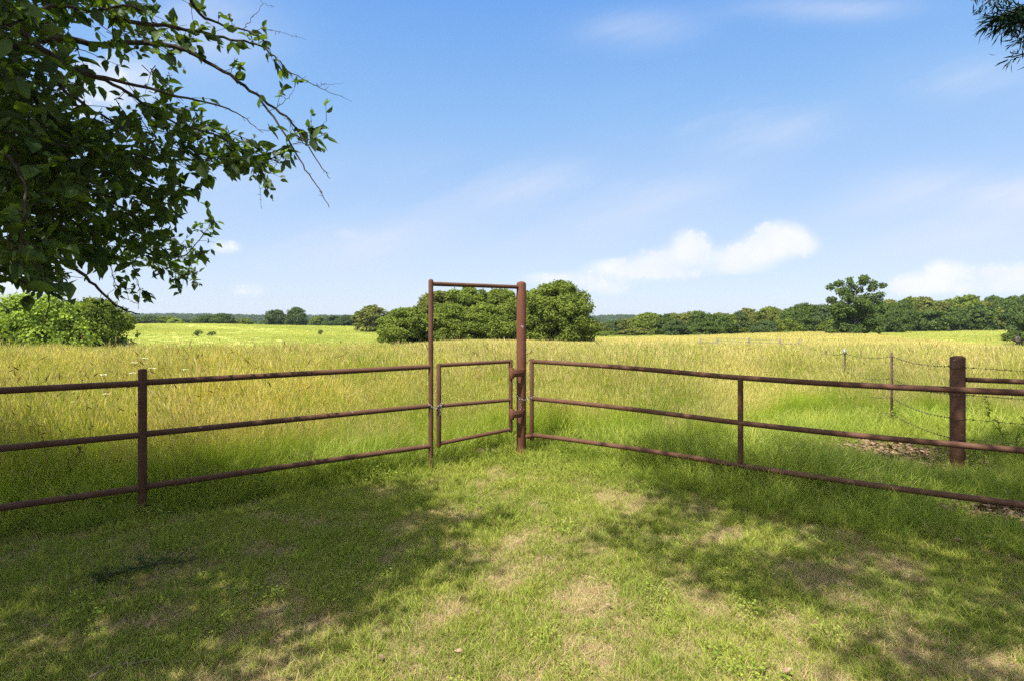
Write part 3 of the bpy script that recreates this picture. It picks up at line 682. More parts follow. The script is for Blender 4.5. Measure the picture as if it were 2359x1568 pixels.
far_gate('short brown pipe gate far across the field beside the green one', A(1728, 51.4), A(1795, 48.7), TZ(*A(1760, 50)) + 1.36, TZ(*A(1760, 50)) + .4, 5, 'greengate', (.35, .7))
p = A(1726, 51.5); mb = MB(); tube(mb, [v3(p, TZ(*p) - .3), v3(p, TZ(*p) + 1.5)], .09, 12, dome=.4)
tag(mb.build('gate_post', M['farpipe'], None, True, origin=tuple(v3(p, TZ(*p)))), 'dark post standing between the two distant gates', 'post')

# ------------------------------------------------------------------ trees
def crown_mesh(rng, W, H, z0, nl, leaf, per, shape='round', lobes=None):
    """leaf faces spread over many lobes of an uneven crown; returns MB and lobe centres"""
    mb = MB(); cs = []
    if lobes is None:
        lobes = []; ph0, ph1 = rng.uniform(0, 6.28, 2)
        for i in range(nl):
            z = rng.uniform(0, 1) ** .8
            if shape == 'round': prof = math.sqrt(max(0, 1 - (2 * z - .85) ** 2 / 1.35)) if z > .3 else .72 + .9 * z
            elif shape == 'cone': prof = (1 - z) ** .8 + .08
            elif shape == 'open': prof = .55 + .45 * math.sin(z * 3.1)
            an = rng.uniform(0, 6.283); prof = max(prof, .15) * (1 + .15 * math.sin(3 * an + ph0) + .12 * math.sin(9 * z + 2 * an + ph1))
            rr = prof * rng.uniform(.62, .97) if rng.random() < .8 else prof * rng.uniform(0, .5)
            r = rng.uniform(.085, .19) * W * (.7 if shape == 'open' else 1) * (.75 if z > .8 else 1)
            if rng.random() < .28: r = rng.uniform(.035, .075) * W; rr = prof * rng.uniform(.98, 1.14)
            lobes.append((rr * W / 2 * math.cos(an), rr * W / 2 * math.sin(an), z0 + z * (H - z0 - r * .8) + .1 * r, r))
    for x, y, z, r in lobes:
        n = int(per * (r / (.16 * W)) ** 2 * rng.uniform(.8, 1.2)) + 6
        d = rand_dir(rng, n); d[:, 2] = d[:, 2] * .9 + .12; q = r * rng.uniform(.6, 1.08, n) ** .5
        lump = 1 + .22 * np.sin(d[:, 0] * 5 + x) * np.cos(d[:, 1] * 5 + z)
        p = np.array([x, y, z]) + d * (q * lump)[:, None] * np.array([1, 1, .82])
        p = p[p[:, 2] > z0 * .6]; n = len(p); d = unit(p - np.array([x, y, z]))
        nr = unit(d * 1.2 + rng.normal(0, .42, (n, 3)) + [0, 0, .25]); ax = rand_dir(rng, n) - [0, 0, .3]
        L = rng.uniform(.7, 1.35, n) * leaf
        leaves(mb, p, ax, nr, L, L * .75, rng, False); cs.append((x, y, z, r))
    return mb, cs
def limb_path(rng, a, b, n=5, wob=.06, lift=0.):
    a, b = np.asarray(a, float), np.asarray(b, float); L = np.linalg.norm(b - a); t = np.linspace(0, 1, n)[:, None]
    p = a + (b - a) * t; p[1:-1] += rng.normal(0, wob * L, (n - 2, 3)); p[:, 2] += lift * L * (4 * t * (1 - t))[:, 0]; return p
def trunk_mesh(rng, H, z0, r, cs, k=9):
    mb = MB(); top = H * .72; pts = np.array([[0, 0, -.4], [0, 0, .05], [rng.normal(0, .1), rng.normal(0, .1), H * .25], [rng.normal(0, .25), rng.normal(0, .25), H * .5], [0, 0, top]])
    tube(mb, pts, [r * 1.35, r * 1.1, r * .85, r * .55, r * .2], 8)
    for c in [cs[i] for i in rng.choice(len(cs), min(k, len(cs)), replace=False)]:
        s = rng.uniform(.2, .6); a = pts[1] * 0 + [0, 0, H * s * .8]; tube(mb, limb_path(rng, a, c[:3], 4), [r * .4, r * .3, r * .2, r * .08], 6)
    return mb
PROTO = {}
def proto(key, seed, W, H, z0, nl, leaf, per, mat_, shape='round', tr=.22, lobes=None):
    rng = np.random.default_rng(seed); c, cs = crown_mesh(rng, W, H, z0, nl, leaf, per, shape, lobes)
    PROTO[key] = (c.mesh(key + '_crown', M[mat_]), trunk_mesh(rng, H, z0, tr, cs).mesh(key + '_trunk', M['bark2'], True), W, H)
def tree(key, name, loc, label, cat='tree', group=None, w=None, h=None, rz=0., mat_=None, part='crown'):
    c, t, W, H = PROTO[key]; e = empty(name, loc, label, cat, group, rz)
    s = ((w or W) / W, (w or W) / W, (h or H) / H); e.scale = s
    for nm, m in ((part, c), ('trunk', t)):
        o = bpy.data.objects.new(nm, m); COL.objects.link(o); o.parent = e
        if nm == part and mat_:
            o.material_slots[0].link = 'OBJECT'; o.material_slots[0].material = M[mat_]
    return e
def place(key, name, px, ytop, d, wpx, label, base=None, sink=.1, **kw):
    """tree whose top shows at picture row ytop, wpx wide in the picture, standing on the ground at distance d"""
    x = U(px) * d; gz = TZ(x, d) - sink if base is None else base
    h = EYE + V(ytop) * d - gz
    return tree(key, name, (x, d, gz), label, w=wpx * d / F, h=h, **kw)

# medium-near trees get crowns of their own
proto('bright', 1, 9, 6.2, .15, 130, .25, 480, 'bright_leaf')
proto('oakbush', 2, 7, 6, .1, 120, .22, 480, 'oak_leaf')
proto('clump_a', 3, 8, 7, .2, 110, .30, 620, 'oak_leaf')
proto('clump_b', 4, 8.5, 9.5, .3, 150, .30, 620, 'oak_leaf')
proto('clump_c', 5, 8, 9.5, .3, 140, .30, 620, 'olive_leaf')
proto('clump_d', 6, 9, 10, .3, 170, .30, 620, 'oak_leaf')
proto('far_a', 7, 10, 10, .3, 95, .6, 190, 'oak_leaf'); proto('far_b', 8, 11, 11, .4, 100, .6, 190, 'dark_leaf')
proto('far_c', 9, 9, 10, .3, 90, .6, 190, 'olive_leaf'); proto('far_d', 10, 12, 10, .5, 105, .6, 190, 'bluish_leaf')
proto('cedar_tree', 12, 8, 7, .1, 60, .32, 110, 'cedar_far', 'cone'); proto('shrub', 13, 2.2, 1.8, .05, 26, .16, 60, 'dark_leaf')
proto('spruce_sapling', 14, 1.8, 2.6, .05, 34, .14, 60, 'cedar_far', 'cone')
# lone open-crowned tree: lobes set as the photograph shows them (metres, tree 17 wide 14.4 high)
rg = np.random.default_rng(77); lob = []
for (x, z, r) in [(-4.6, 11.4, .9), (-3.4, 12.2, 1.0), (-3.9, 10.3, 1.0), (-2.4, 11.0, .9), (-1.6, 12.4, .65), (-1.5, 13.2, .6), (.3, 11.8, 1.0), (.9, 12.9, 1.0), (1.7, 13.5, .8), (2.8, 13.9, .6), (2.4, 12.5, .9), (4.2, 12.3, .9),
                  (4.8, 11.7, .8), (3.2, 11.0, 1.0), (1.6, 10.8, 1.1), (.4, 10.0, 1.1), (-1.2, 10.0, .9), (-2.8, 9.2, 1.2), (-4.1, 8.4, 1.1), (4.3, 9.5, .9), (2.8, 9.0, 1.2), (1.2, 8.6, 1.2), (-.6, 8.4, 1.1), (4.2, 8.2, .8)]: lob.append((x, rg.uniform(-2.2, 2.2), z, r))
for i in range(60):
    z = rg.uniform(.6, 8.0); wd = 4.6 + .5 * math.sin(z); a = rg.uniform(0, 6.28); q = math.sqrt(rg.random()); lob.append((wd * q * math.cos(a), wd * q * math.sin(a) * .8, z, rg.uniform(.8, 1.35)))
proto('lone', 15, 11, 14.4, .2, 0, .42, 620, 'dark_leaf', lobes=[(a, b, c, q * .95) for a, b, c, q in lob], tr=.4)

place('bright', 'leafy_tree', 70, 676, 44, 240, 'bright light green bushy tree at the left edge beyond the fence', base=-2.0)
place('oakbush', 'leafy_tree', 212, 686, 48, 150, 'darker green rounded tree just right of the bright light green one', base=-2.2, rz=1.)
place('bright', 'leafy_tree', -90, 690, 40, 220, 'light green tree cut by the left edge under the overhanging branches', base=-2.0, rz=2.)
place('spruce_sapling', 'cedar_sapling', 290, 778, 46, 34, 'small dark pointed evergreen at the foot of the rounded left tree', base=-2.4)
# the clump behind the header
G = 'oaks of the clump behind the tall header'
place('clump_a', 'oak_tree', 936, 710, 80, 128, 'lowest dark green oak at the left end of the central clump', group=G)
place('clump_b', 'oak_tree', 1010, 672, 86, 120, 'oak second from the left in the central clump, seen through the header', group=G, mat_='olive_leaf')
place('clump_c', 'oak_tree', 1080, 660, 86, 128, 'olive green oak at the middle of the central clump inside the header', group=G, mat_='oak_leaf', rz=.7)
place('clump_d', 'oak_tree', 1150, 666, 88, 120, 'oak of the central clump just left of the thick tall post', group=G, rz=2.)
place('clump_b', 'oak_tree', 1216, 672, 86, 96, 'oak of the central clump just right of the thick tall post', group=G, rz=3.)
place('clump_d', 'oak_tree', 1288, 647, 82, 136, 'tallest rounded oak at the right end of the central clump', group=G, rz=4.)
place('clump_a', 'oak_tree', 1118, 704, 79, 120, 'low bushy oak at the front foot of the central clump', group=G, rz=1.)
place('clump_a', 'oak_tree', 1040, 700, 79, 110, 'low bushy oak in front of the central clump beside the thin tall post', group=G, rz=2.4)
# trees round the left meadow
place('far_c', 'oak_tree', 858, 704, 190, 86, 'broad dark olive oak standing alone left of the central clump', mat_='olive_leaf')
sn = MB(); rs = np.random.default_rng(3); b_ = at(884, 757, 186); b_[2] = TZ(b_[0], b_[1])
tube(sn, [b_, b_ + [0, 0, 2.2], b_ + [.2, 0, 4.2]], [.3, .22, .08], 7); tube(sn, [b_ + [0, 0, 1.8], b_ + [-.8, 0, 3.4], b_ + [-.9, 0, 4.6]], [.14, .1, .04], 6); tube(sn, [b_ + [.1, 0, 2.6], b_ + [.9, 0, 3.6]], [.12, .04], 6)
tag(sn.build('dead_snag', M['snag'], None, True, origin=tuple(b_)), 'bleached dead snag at the foot of the lone left oak', 'dead tree')
GL = 'trees along the far edge of the left meadow'
for px, yt, d, wp, key, mt, lab in [
        (300, 728, 285, 60, 'far_b', 'bluish_leaf', 'dark tree at the far meadow edge under the lowest hanging twig'),
        (345, 727, 290, 56, 'far_a', 'bluish_leaf', 'second tree from the left at the far meadow edge'),
        (385, 729, 292, 46, 'far_d', 'oak_leaf', 'third tree from the left at the far meadow edge'),
        (402, 733, 282, 30, 'far_c', 'bright_leaf', 'small bright green tree at the far left meadow edge'),
        (476, 726, 284, 44, 'far_a', 'dark_leaf', 'left one of two joined trees above the two field shrubs'),
        (512, 722, 284, 52, 'far_b', 'dark_leaf', 'right one of two joined trees above the two field shrubs'),
        (560, 734, 300, 50, 'far_c', 'oak_leaf', 'low pale tree between the joined pair and the tall dark pair'),
        (636, 714, 275, 48, 'far_d', 'bluish_leaf', 'rounded tall dark tree at the far meadow edge, left one of the pair'),
        (682, 708, 272, 48, 'far_b', 'bluish_leaf', 'tallest pointed dark tree at the far left meadow edge'),
        (735, 729, 300, 44, 'far_c', 'oak_leaf', 'low green tree right of the tallest pointed dark one'),
        (768, 727, 290, 42, 'far_a', 'bluish_leaf', 'dark tree left of the lone broad oak, farther one'),
        (800, 726, 285, 46, 'far_b', 'bluish_leaf', 'dark tree touching the lone broad oak on its left side')]:
    place(key, 'meadow_edge_tree', px, yt, d, wp, lab, group=GL, mat_=mt, rz=px, base=TZ(U(px) * d, d) - 1.0)
place('shrub', 'field_shrub', 456, 759, 150, 20, 'left one of two small dark shrubs out in the left meadow', 'x', ) if False else None
for px, yb, yt, wp, lab in [(456, 775, 760, 20, 'left one of two small dark shrubs out in the left meadow'), (488, 774, 763, 20, 'right one of two small dark shrubs out in the left meadow'), (738, 772, 759, 11, 'tiny lone sapling in the left meadow near the lone broad oak')]:
    d = 140.; z = TZ(U(px) * d, d); 
    for _ in range(30): d = (EYE - TZ(U(px) * d, d)) * F / (yb - HOR)
    place('shrub', 'field_shrub', px, yt, d, wp, lab, cat='shrub', group='shrubs out in the left meadow', rz=px)
for px, yt, d, wp, lab in [(1378, 784, 42, 18, 'small green weed bush in the tan grass right of the clump'), (1452, 789, 38, 12, 'tiny green weed among the tan grass in front of the right woods')]:
    place('shrub', 'weed_bush', px, yt, d, wp, lab, cat='weed', mat_='bright_leaf', base=TZ(U(px) * d, d) + .2)
# lone tall tree at the right, and the edge of the woods
place('lone', 'lone_tree', 1970, 632, 134, 118, 'tall open crowned tree standing out in front of the right woods', base=TZ(U(1970) * 134, 134) - .1)
place('cedar_tree', 'cedar_tree', 1706, 716, 170, 66, 'dark greyish cedar in front of the woods above the distant gates', base=TZ(U(1706) * 170, 170) - .3)
place('far_d', 'leafy_tree', 2395, 690, 95, 90, 'dark spreading tree cut by the right edge of the picture')
place('shrub', 'spreading_shrub', 2345, 762, 92, 70, 'low dark shrub reaching in from the right edge of the meadow', cat='shrub')
TOPX = [1370, 1400, 1440, 1480, 1505, 1540, 1590, 1640, 1690, 1740, 1790, 1830, 1860, 1890, 1920, 1960, 2010, 2040, 2080, 2120, 2140, 2180, 2230, 2260, 2310, 2360, 2420]
TOPY = [745, 742, 735, 728, 716, 719, 719, 724, 721, 716, 713, 711, 704, 702, 712, 702, 705, 698, 688, 685, 692, 692, 683, 688, 682, 682, 684]
BASEY = [775, 775, 774, 774, 774, 774, 773, 773, 772, 771, 770, 770, 769, 769, 769, 769, 769, 768, 767, 765, 764, 763, 762, 762, 762, 762, 762]
rt = random.Random(8); keys = ['far_a', 'far_b', 'far_c', 'far_d']; mats = ['oak_leaf', 'dark_leaf', 'dark_leaf', 'olive_leaf', 'bluish_leaf', 'dark_leaf']
words = {'oak_leaf': 'mid green', 'dark_leaf': 'dark green', 'olive_leaf': 'olive green', 'bluish_leaf': 'bluish green', 'bright_leaf': 'bright light green'}
ordn = lambda i: ['first', 'second', 'third', 'fourth', 'fifth', 'sixth', 'seventh', 'eighth', 'ninth', 'tenth', 'eleventh', 'twelfth', 'thirteenth', 'fourteenth', 'fifteenth', 'sixteenth', 'seventeenth', 'eighteenth', 'nineteenth', 'twentieth', 'twenty-first', 'twenty-second', 'twenty-third', 'twenty-fourth', 'twenty-fifth', 'twenty-sixth', 'twenty-seventh', 'twenty-eighth', 'twenty-ninth', 'thirtieth'][i]
def ground_d(px, yb, d=180.):
    for _ in range(40): d = .5 * d + .5 * (EYE - TZ(U(px) * d, d)) * F / (yb - HOR)
    return min(max(d, 120), 230)
def row(pxs, dx_d, dtop, group, where, dk=0, bright=()):
    for i, px in enumerate(pxs):
        d = ground_d(px, float(np.interp(px, TOPX, BASEY))) + dx_d; yt = float(np.interp(px, TOPX, TOPY)) + dtop + rt.uniform(-7, 4)
        mt = 'bright_leaf' if i in bright else rt.choice(mats); wpx = rt.uniform(50, 78) * (1 if dx_d else .95)
        place(rt.choice(keys), 'woodland_tree', px, yt, d, wpx, '%s tree, %s from left, %s' % (words[mt], ordn(i), where), group=group, mat_=mt, rz=rt.uniform(0, 6.28), base=TZ(U(px) * d, d) - .8)
row([1380, 1416, 1452, 1490, 1530, 1572, 1612, 1655, 1700, 1745, 1788, 1826, 1862, 1900, 1940, 1990, 2036, 2082, 2126, 2172, 2220, 2266, 2312, 2356], 12, 3, 'front row of the right woods', 'front row of the right woods', bright=())
row([1498, 1550, 1600, 1660, 1722, 1775, 1850, 1880, 2050, 2096, 2140, 2190, 2240, 2290, 2335, 2385], 38, -1, 'back row of the right woods', 'back row of the right woods')
row([1400, 1465, 1560, 1630, 1760, 1812, 1930, 2062, 2150, 2205, 2250], -2, 22, 'low trees at the foot of the right woods', 'low fringe of the right woods', bright=())

# ------------------------------------------------------------------ far hills and the woods on them
def hills():
    X = np.linspace(-2600, 3000, 160); rows = np.linspace(520, 1740, 30); XX, YY = np.meshgrid(X, rows)
    def hz(x, y):
        a = x / y; px = CX + a * F
        crest_py = np.interp(px, [-400, 240, 330, 450, 600, 760, 900, 1100, 1350, 1450, 1560, 1800, 2359, 2800], [724, 724, 722, 722, 725, 726, 728, 730, 727, 724, 730, 735, 735, 735])
        zc = EYE + (HOR - crest_py) / F * 1500.
        t = np.clip((y - 520) / 980, 0, 1); t = t * t * (3 - 2 * t)
        z = -16 + (zc - 9 + 16) * t + 3 * np.sin(x / 190.) * np.sin(y / 230.) * t
        return z - np.clip((y - 1600) / 1000, 0, 1) * 30
    Z = hz(XX, YY); v = np.stack([XX, YY, Z], -1).reshape(-1, 3); nx, ny = len(X), len(rows)
    i = np.arange(ny - 1)[:, None] * nx + np.arange(nx - 1)[None]; f = np.stack([i, i + 1, i + nx + 1, i + nx], -1).reshape(-1, 4)
    m = solid('hill_ground', (.035, .055, .025), (.06, .09, .035), .01, 1.)
    tag(MB().add(v, f).build('hills', m, smooth=True), kind='structure')
    rng = np.random.default_rng(5); src = []
    for k in range(4):
        c, _ = crown_mesh(rng, 11, 9, .5, 16, 1.3, 26); src.append((c, M['far_leaf']))
    c, _ = crown_mesh(rng, 11, 8, .5, 16, 1.3, 26); src.append((c, M['bluish_leaf']))
    x, y = fan(rng, 9000, 330, 1560, -1.05, .5, p=.9); z = np.where(y < 540, tz(x, y) + 0, np.maximum(hz(x, y), tz(x, y)))
    s = rng.uniform(.75, 1.2, len(x)); zs = np.clip((y - 300) / 300, .5, 1.0)
    k = ~((y < 420) & (x / y > -.2)); x, y, z, s, zs = x[k], y[k], z[k], s[k], zs[k]; n = len(x)
    scatter('woods', src, np.stack([x, y, z - 1.0], 1), rots(rng, n, .0), np.stack([s * 1.3, s * 1.3, s * zs], 1), rng.integers(0, 5, n), 'far wooded ridge reading as one dark band on the horizon', 'woods')
hills()

# ------------------------------------------------------------------ overhanging tree on the left
def big_left_tree():
    rng = np.random.default_rng(21)
    base = np.array([-4.7, 3.0, 0.]); e = empty('overhanging_tree', tuple(base), 'large broad leafed tree reaching its dark branches in from the upper left', 'tree')
    wood = MB(); crown_top = base + [.2, -.2, 7.0]
    trunk = np.array([base + [0, 0, -.4], base + [0, 0, .1], base + [.1, 0, 1.2], base + [-.05, .1, 2.6], base + [.2, 0, 4.2], base + [.1, -.2, 6.4]])
    tube(wood, trunk, [.34, .27, .22, .19, .13, .05], 14)
    # limbs seen in the picture: (pixel path with distances, start radius, end radius, leafiness)
    B = [([(0, 137, 2.5), (47, 188, 2.6), (108, 260, 2.75), (155, 325, 2.9), (205, 338, 3.0), (280, 345, 3.1), (360, 372, 3.3)], .020, .004, 1.2),
         ([(0, 123, 2.7), (72, 97, 2.8), (152, 87, 2.9), (217, 105, 3.0), (325, 97, 3.05), (397, 105, 3.1), (451, 126, 3.15), (534, 177, 3.2), (596, 224, 3.2), (657, 267, 3.25), (686, 300, 3.3)], .019, .005, .7),
         ([(686, 300, 3.3), (708, 332, 3.3), (744, 390, 3.35), (760, 412, 3.35)], .005, .0016, 0),
         ([(599, 231, 3.2), (643, 289, 3.2), (679, 347, 3.2), (711, 401, 3.2), (737, 440, 3.2), (758, 478, 3.2)], .0065, .0018, .0),
         ([(250, 40, 2.8), (318, 54, 2.9), (390, 60, 3.0), (469, 76, 3.1), (542, 92, 3.2), (607, 108, 3.3), (635, 134, 3.3), (661, 162, 3.35)], .012, .0030, 1.3),
         ([(661, 162, 3.35), (722, 197, 3.4), (769, 215, 3.4), (811, 235, 3.45)], .0030, .0008, 0),
         ([(722, 197, 3.4), (745, 197, 3.4), (791, 191, 3.4)], .0015, .0006, 0),
         ([(420, -60, 2.8), (437, 0, 2.9), (469, 43, 3.0), (520, 60, 3.1), (563, 69, 3.15), (600, 90, 3.2), (632, 130, 3.25)], .010, .002, 1.6),
         ([(561, 66, 3.15), (578, 45, 3.1), (607, 7, 3.1), (590, -12, 3.1)], .0018, .0008, 0), ([(607, 7, 3.1), (626, 18, 3.1)], .001, .0006, 0),
         ([(600, 62, 3.2), (650, 76, 3.2), (704, 92, 3.2)], .0016, .0006, .2),
         ([(22, 54, 2.4), (108, 119, 2.5), (159, 159, 2.6), (217, 173, 2.7), (325, 202, 2.8), (433, 227, 2.95), (516, 246, 3.05), (563, 271, 3.1), (607, 307, 3.1)], .014, .0012, .45),
         ([(120, 170, 2.5), (144, 209, 2.55), (217, 256, 2.7), (289, 300, 2.9), (345, 345, 3.1), (400, 372, 3.3)], .009, .002, .9),
         ([(155, 159, 2.6), (253, 188, 2.75), (310, 224, 2.9), (361, 267, 3.0), (420, 290, 3.1), (505, 312, 3.25), (560, 345, 3.35), (610, 362, 3.4), (640, 372, 3.4)], .009, .0018, 2.2),
         ([(505, 312, 3.3), (540, 360, 3.35), (590, 388, 3.35), (625, 400, 3.35)], .004, .0015, 2.0),
         ([(596, 390, 3.3), (598, 420, 3.3), (603, 482, 3.3)], .0016, .0009, 0),
         ([(592, 361, 3.4), (630, 350, 3.4), (668, 339, 3.4), (705, 318, 3.4), (733, 296, 3.4), (752, 280, 3.4)], .0022, .0009, 2.2),
         ([(618, 258, 3.25), (650, 240, 3.25), (672, 215, 3.25), (679, 202, 3.25)], .002, .0009, 2.0), ([(657, 267, 3.25), (690, 320, 3.25), (718, 330, 3.25)], .002, .0009, 2.2),
         ([(0, 300, 2.6), (90, 360, 2.8), (190, 410, 3.0), (290, 440, 3.2), (370, 450, 3.5), (451, 436, 3.7)], .016, .0018, 1.6),
         ([(-20, 420, 2.9), (80, 480, 3.1), (190, 520, 3.4), (290, 560, 3.9), (370, 596, 4.4), (430, 590, 4.7), (462, 550, 4.8), (488, 513, 4.8)], .016, .0014, 1.9),
         ([(-20, 480, 3.0), (60, 540, 3.1), (179, 623, 3.4), (213, 651, 3.5), (252, 693, 3.6), (294, 719, 3.7), (322, 724, 3.8)], .014, .0032, .3),
         ([(250, 590, 3.7), (258, 629, 3.9), (266, 668, 4.0), (290, 690, 4.0), (318, 700, 4.0)], .003, .0014, 1.4), ([(300, 600, 4.2), (322, 663, 4.2), (319, 713, 4.1)], .003, .0014, 1.6),
         ([(300, 570, 4.2), (380, 620, 4.5), (430, 640, 4.6)], .004, .0014, 2.2), ([(320, 560, 4.0), (400, 560, 4.4), (460, 580, 4.6)], .004, .0014, 2.2),
         ([(106, 612, 3.2), (129, 640, 3.2), (150, 672, 3.2), (165, 699, 3.2)], .0035, .0018, 0), ([(112, 655, 3.3), (112, 713, 3.3), (103, 745, 3.3), (95, 763, 3.3)], .003, .0016, .0),
         ([(-30, 612, 2.9), (0, 621, 2.9), (36, 640, 3.0), (90, 670, 3.1)], .014, .005, 1.2), ([(0, 560, 2.7), (60, 600, 2.8), (110, 640, 3.0)], .006, .003, 1.),
         ([(20, 360, 2.3), (60, 430, 2.3), (55, 520, 2.25), (48, 580, 2.25)], .006, .003, .8),
         ([(-10, 20, 2.5), (60, 30, 2.6), (140, 10, 2.7), (210, 30, 2.8), (290, 10, 2.8), (345, 30, 2.9)], .012, .003, 1.6),
         ([(190, 420, 3.1), (260, 480, 3.4), (330, 510, 3.6), (390, 480, 3.8)], .006, .002, 2.0)]
    roots = []; LP, LA, LL = [], [], []
    for path, r0, r1, leafi in B:
        P = np.array([at(*p) for p in path]); n = len(P); m = n * 4
        tt = np.linspace(0, n - 1, m); Q = np.stack([np.interp(tt, np.arange(n), P[:, k]) for k in range(3)], 1)
        Q[1:-1] = (Q[:-2] + 2 * Q[1:-1] + Q[2:]) / 4; Q[1:-1] += rng.normal(0, .0028, (m - 2, 3))
        tube(wood, Q, np.linspace(r0, r1, m), 7)
        seg = np.linalg.norm(np.diff(Q, axis=0), axis=1).sum()
        for s in rng.random(int(seg / .05)):       # spurs
            i = int(s * (m - 2)); c = Q[i]; d = rand_dir(rng, 1)[0]; tube(wood, [c, c + d * rng.uniform(.008, .03)], [.0016, .001], 4, False)
        if path[0][0] < 40: roots.append((Q[0], r0))
        if leafi:
            for _ in range(int(seg * leafi * 11)):
                i = rng.integers(m // 5, m); c = Q[i]; out = unit(rng.normal(0, 1, 3) + unit(Q[min(i + 1, m - 1)] - Q[max(i - 1, 0)]) * .8)
                tl = rng.uniform(.03, .16); tip = c + out * tl; tube(wood, [c, (c + tip) / 2 + rng.normal(0, .006, 3), tip], [.0018, .0014, .001], 4, False)
                k = rng.integers(2, 6); LP.append(c + out * tl * rng.uniform(.4, 1, (k, 1))); LA.append(out + rng.normal(0, .9, (k, 3)) - [0, 0, .25]); LL.append(rng.uniform(.035, .085, k))
    for c, r in roots:
        a = trunk[3] + [0, 0, rng.uniform(-.3, 1.4)]; a[:2] = base[:2]; a[2] = max(1.8, min(a[2] + (c[2] - 3) * .7, 5))
        tube(wood, limb_path(rng, a, c, 7, .02, .05), np.linspace(r * 2.4, r, 7), 8)
    # filling foliage: twigs with leaves inside the outline the photograph shows
    poly = np.array([(-60, -80), (350, -80), (375, 40), (425, 80), (445, 150), (430, 215), (400, 255), (470, 290), (560, 320), (640, 345), (655, 380), (590, 405), (500, 395), (440, 365), (390, 385), (415, 425), (440, 440), (420, 470), (375, 490), (365, 540), (430, 560), (470, 560), (455, 595), (420, 625), (385, 635), (345, 612), (335, 640), (300, 620), (262, 600), (200, 600), (150, 585), (120, 610), (110, 640), (0, 655), (-60, 655)], float)
    def inside(x, y):
        c = False; j = len(poly) - 1
        for i in range(len(poly)):
            xi, yi = poly[i]; xj, yj = poly[j]
            if (yi > y) != (yj > y) and x < (xj - xi) * (y - yi) / (yj - yi) + xi: c = not c
            j = i
        return c
    gaps = [(255, 150, 50, 34), (235, 225, 45, 28), (330, 130, 26, 22), (185, 255, 28, 18), (190, 60, 16, 12), (120, 240, 22, 14), (330, 250, 20, 16), (395, 30, 30, 20), (300, 30, 14, 12), (45, 250, 14, 12), (150, 640, 30, 14), (50, 100, 14, 8), (120, 60, 12, 8), (80, 175, 16, 10), (210, 100, 18, 12), (380, 200, 14, 10), (300, 330, 16, 10), (410, 130, 16, 12), (150, 330, 10, 8), (250, 480, 10, 8), (330, 430, 12, 9), (60, 500, 9, 8), (100, 590, 10, 8)]
    cnt = 0
    while cnt < 860:
        x, y = rng.uniform(-60, 660), rng.uniform(-80, 720)
        if not inside(x, y): continue
        if any(((x - gx) / (ga + 14)) ** 2 + ((y - gy) / (gb + 10)) ** 2 < 1 for gx, gy, ga, gb in gaps): continue
        dens = .5 + .5 * math.exp(-((x - 80) / 190) ** 2) if y > 250 else .55
        if y < 250 and x > 130: dens = .28
        if rng.random() > dens: continue
        cnt += 1
        d = 2.5 + .9 * np.clip(x / 500, 0, 1) + 1.5 * np.clip((y - 450) / 200, 0, 1) * np.clip((x - 150) / 150, 0, 1) + rng.uniform(-.3, 1.0)
        c = at(x, y, d); out = unit(np.array([.8, .1, -.35]) + rng.normal(0, .55, 3)); tl = rng.uniform(.08, .22)
        tube(wood, [c - out * tl * .4, c + rng.normal(0, .008, 3), c + out * tl], [.0028, .0022, .001], 5, False)
        k = rng.integers(5, 10); LP.append(c + out * tl * rng.uniform(-.3, 1, (k, 1)) + rng.normal(0, .01, (k, 3))); LA.append(out * .6 + rng.normal(0, .8, (k, 3)) - [0, 0, .2]); LL.append(rng.uniform(.045, .09, k))
    LP, LA, LL = np.concatenate(LP), np.concatenate(LA), np.concatenate(LL); fo = MB(); n = len(LP); LL = LL * rng.choice([.6, .85, 1.15], n)
    nr = unit(np.array([-.1, -.15, 1.]) + rng.normal(0, .75, (n, 3))); leaves(fo, LP, LA, nr, LL, LL * rng.uniform(.5, .68, n), rng)
    # the rest of the crown, above and beside the picture
    cl = []
    while len(cl) < 800:
        p = base + [rng.uniform(-3.4, 3.6), rng.uniform(-3.6, 3.4), 0]; hgt = rng.uniform(2.6, 8.0)
        rad = math.hypot(p[0] - base[0], p[1] - base[1]); 
        if rad > 3.5 * math.sqrt(max(0.05, 1 - ((hgt - 4.6) / 3.6) ** 2)): continue
        p[2] = hgt; a_, b_ = p[0] / max(p[1], .05), (hgt - EYE) / max(p[1], .05)
        if p[1] > 0 and a_ > -1.0 and b_ < .72: continue        # leaves the view open
        sx, sy = p[0] + SHX * hgt, p[1] + SHY * hgt               # where its shadow lands
        if sy > np.interp(sx, [-3, -1.5, -.8, 0], [5.45, 5.6, 6.3, 6.5]) + rng.normal(0, .15): continue
        edge = np.interp(sy, [0, 2.6, 3.2, 3.9, 4.6, 5.2, 6.5, 9], [-.9, -.95, -.75, -.05, -.9, -.8, -1.9, -3.0])
        if sx > edge - .1: continue
        cl.append(p)
    LP, LA = [], []
    for p in cl:
        if rng.random() < .35: tube(wood, limb_path(rng, base + [0, 0, rng.uniform(2.5, 5)], p, 5, .05, .03), [.03, .02, .014, .01, .004], 5, False)
        k = 26; LP.append(p + rng.normal(0, .17, (k, 3))); LA.append(rng.normal(0, 1, (k, 3)) - [0, 0, .3])
    LP, LA = np.concatenate(LP), np.concatenate(LA); ok = ~((LP[:, 1] > 0) & (LP[:, 0] / np.maximum(LP[:, 1], .05) > -.93) & ((LP[:, 2] - EYE) / np.maximum(LP[:, 1], .05) < .62)); LP, LA = LP[ok], LA[ok]; n = len(LP)
    leaves(fo, LP, LA, unit(np.array([0, 0, 1.]) + rng.normal(0, .6, (n, 3))), rng.uniform(.08, .12, n), .07, rng, False)
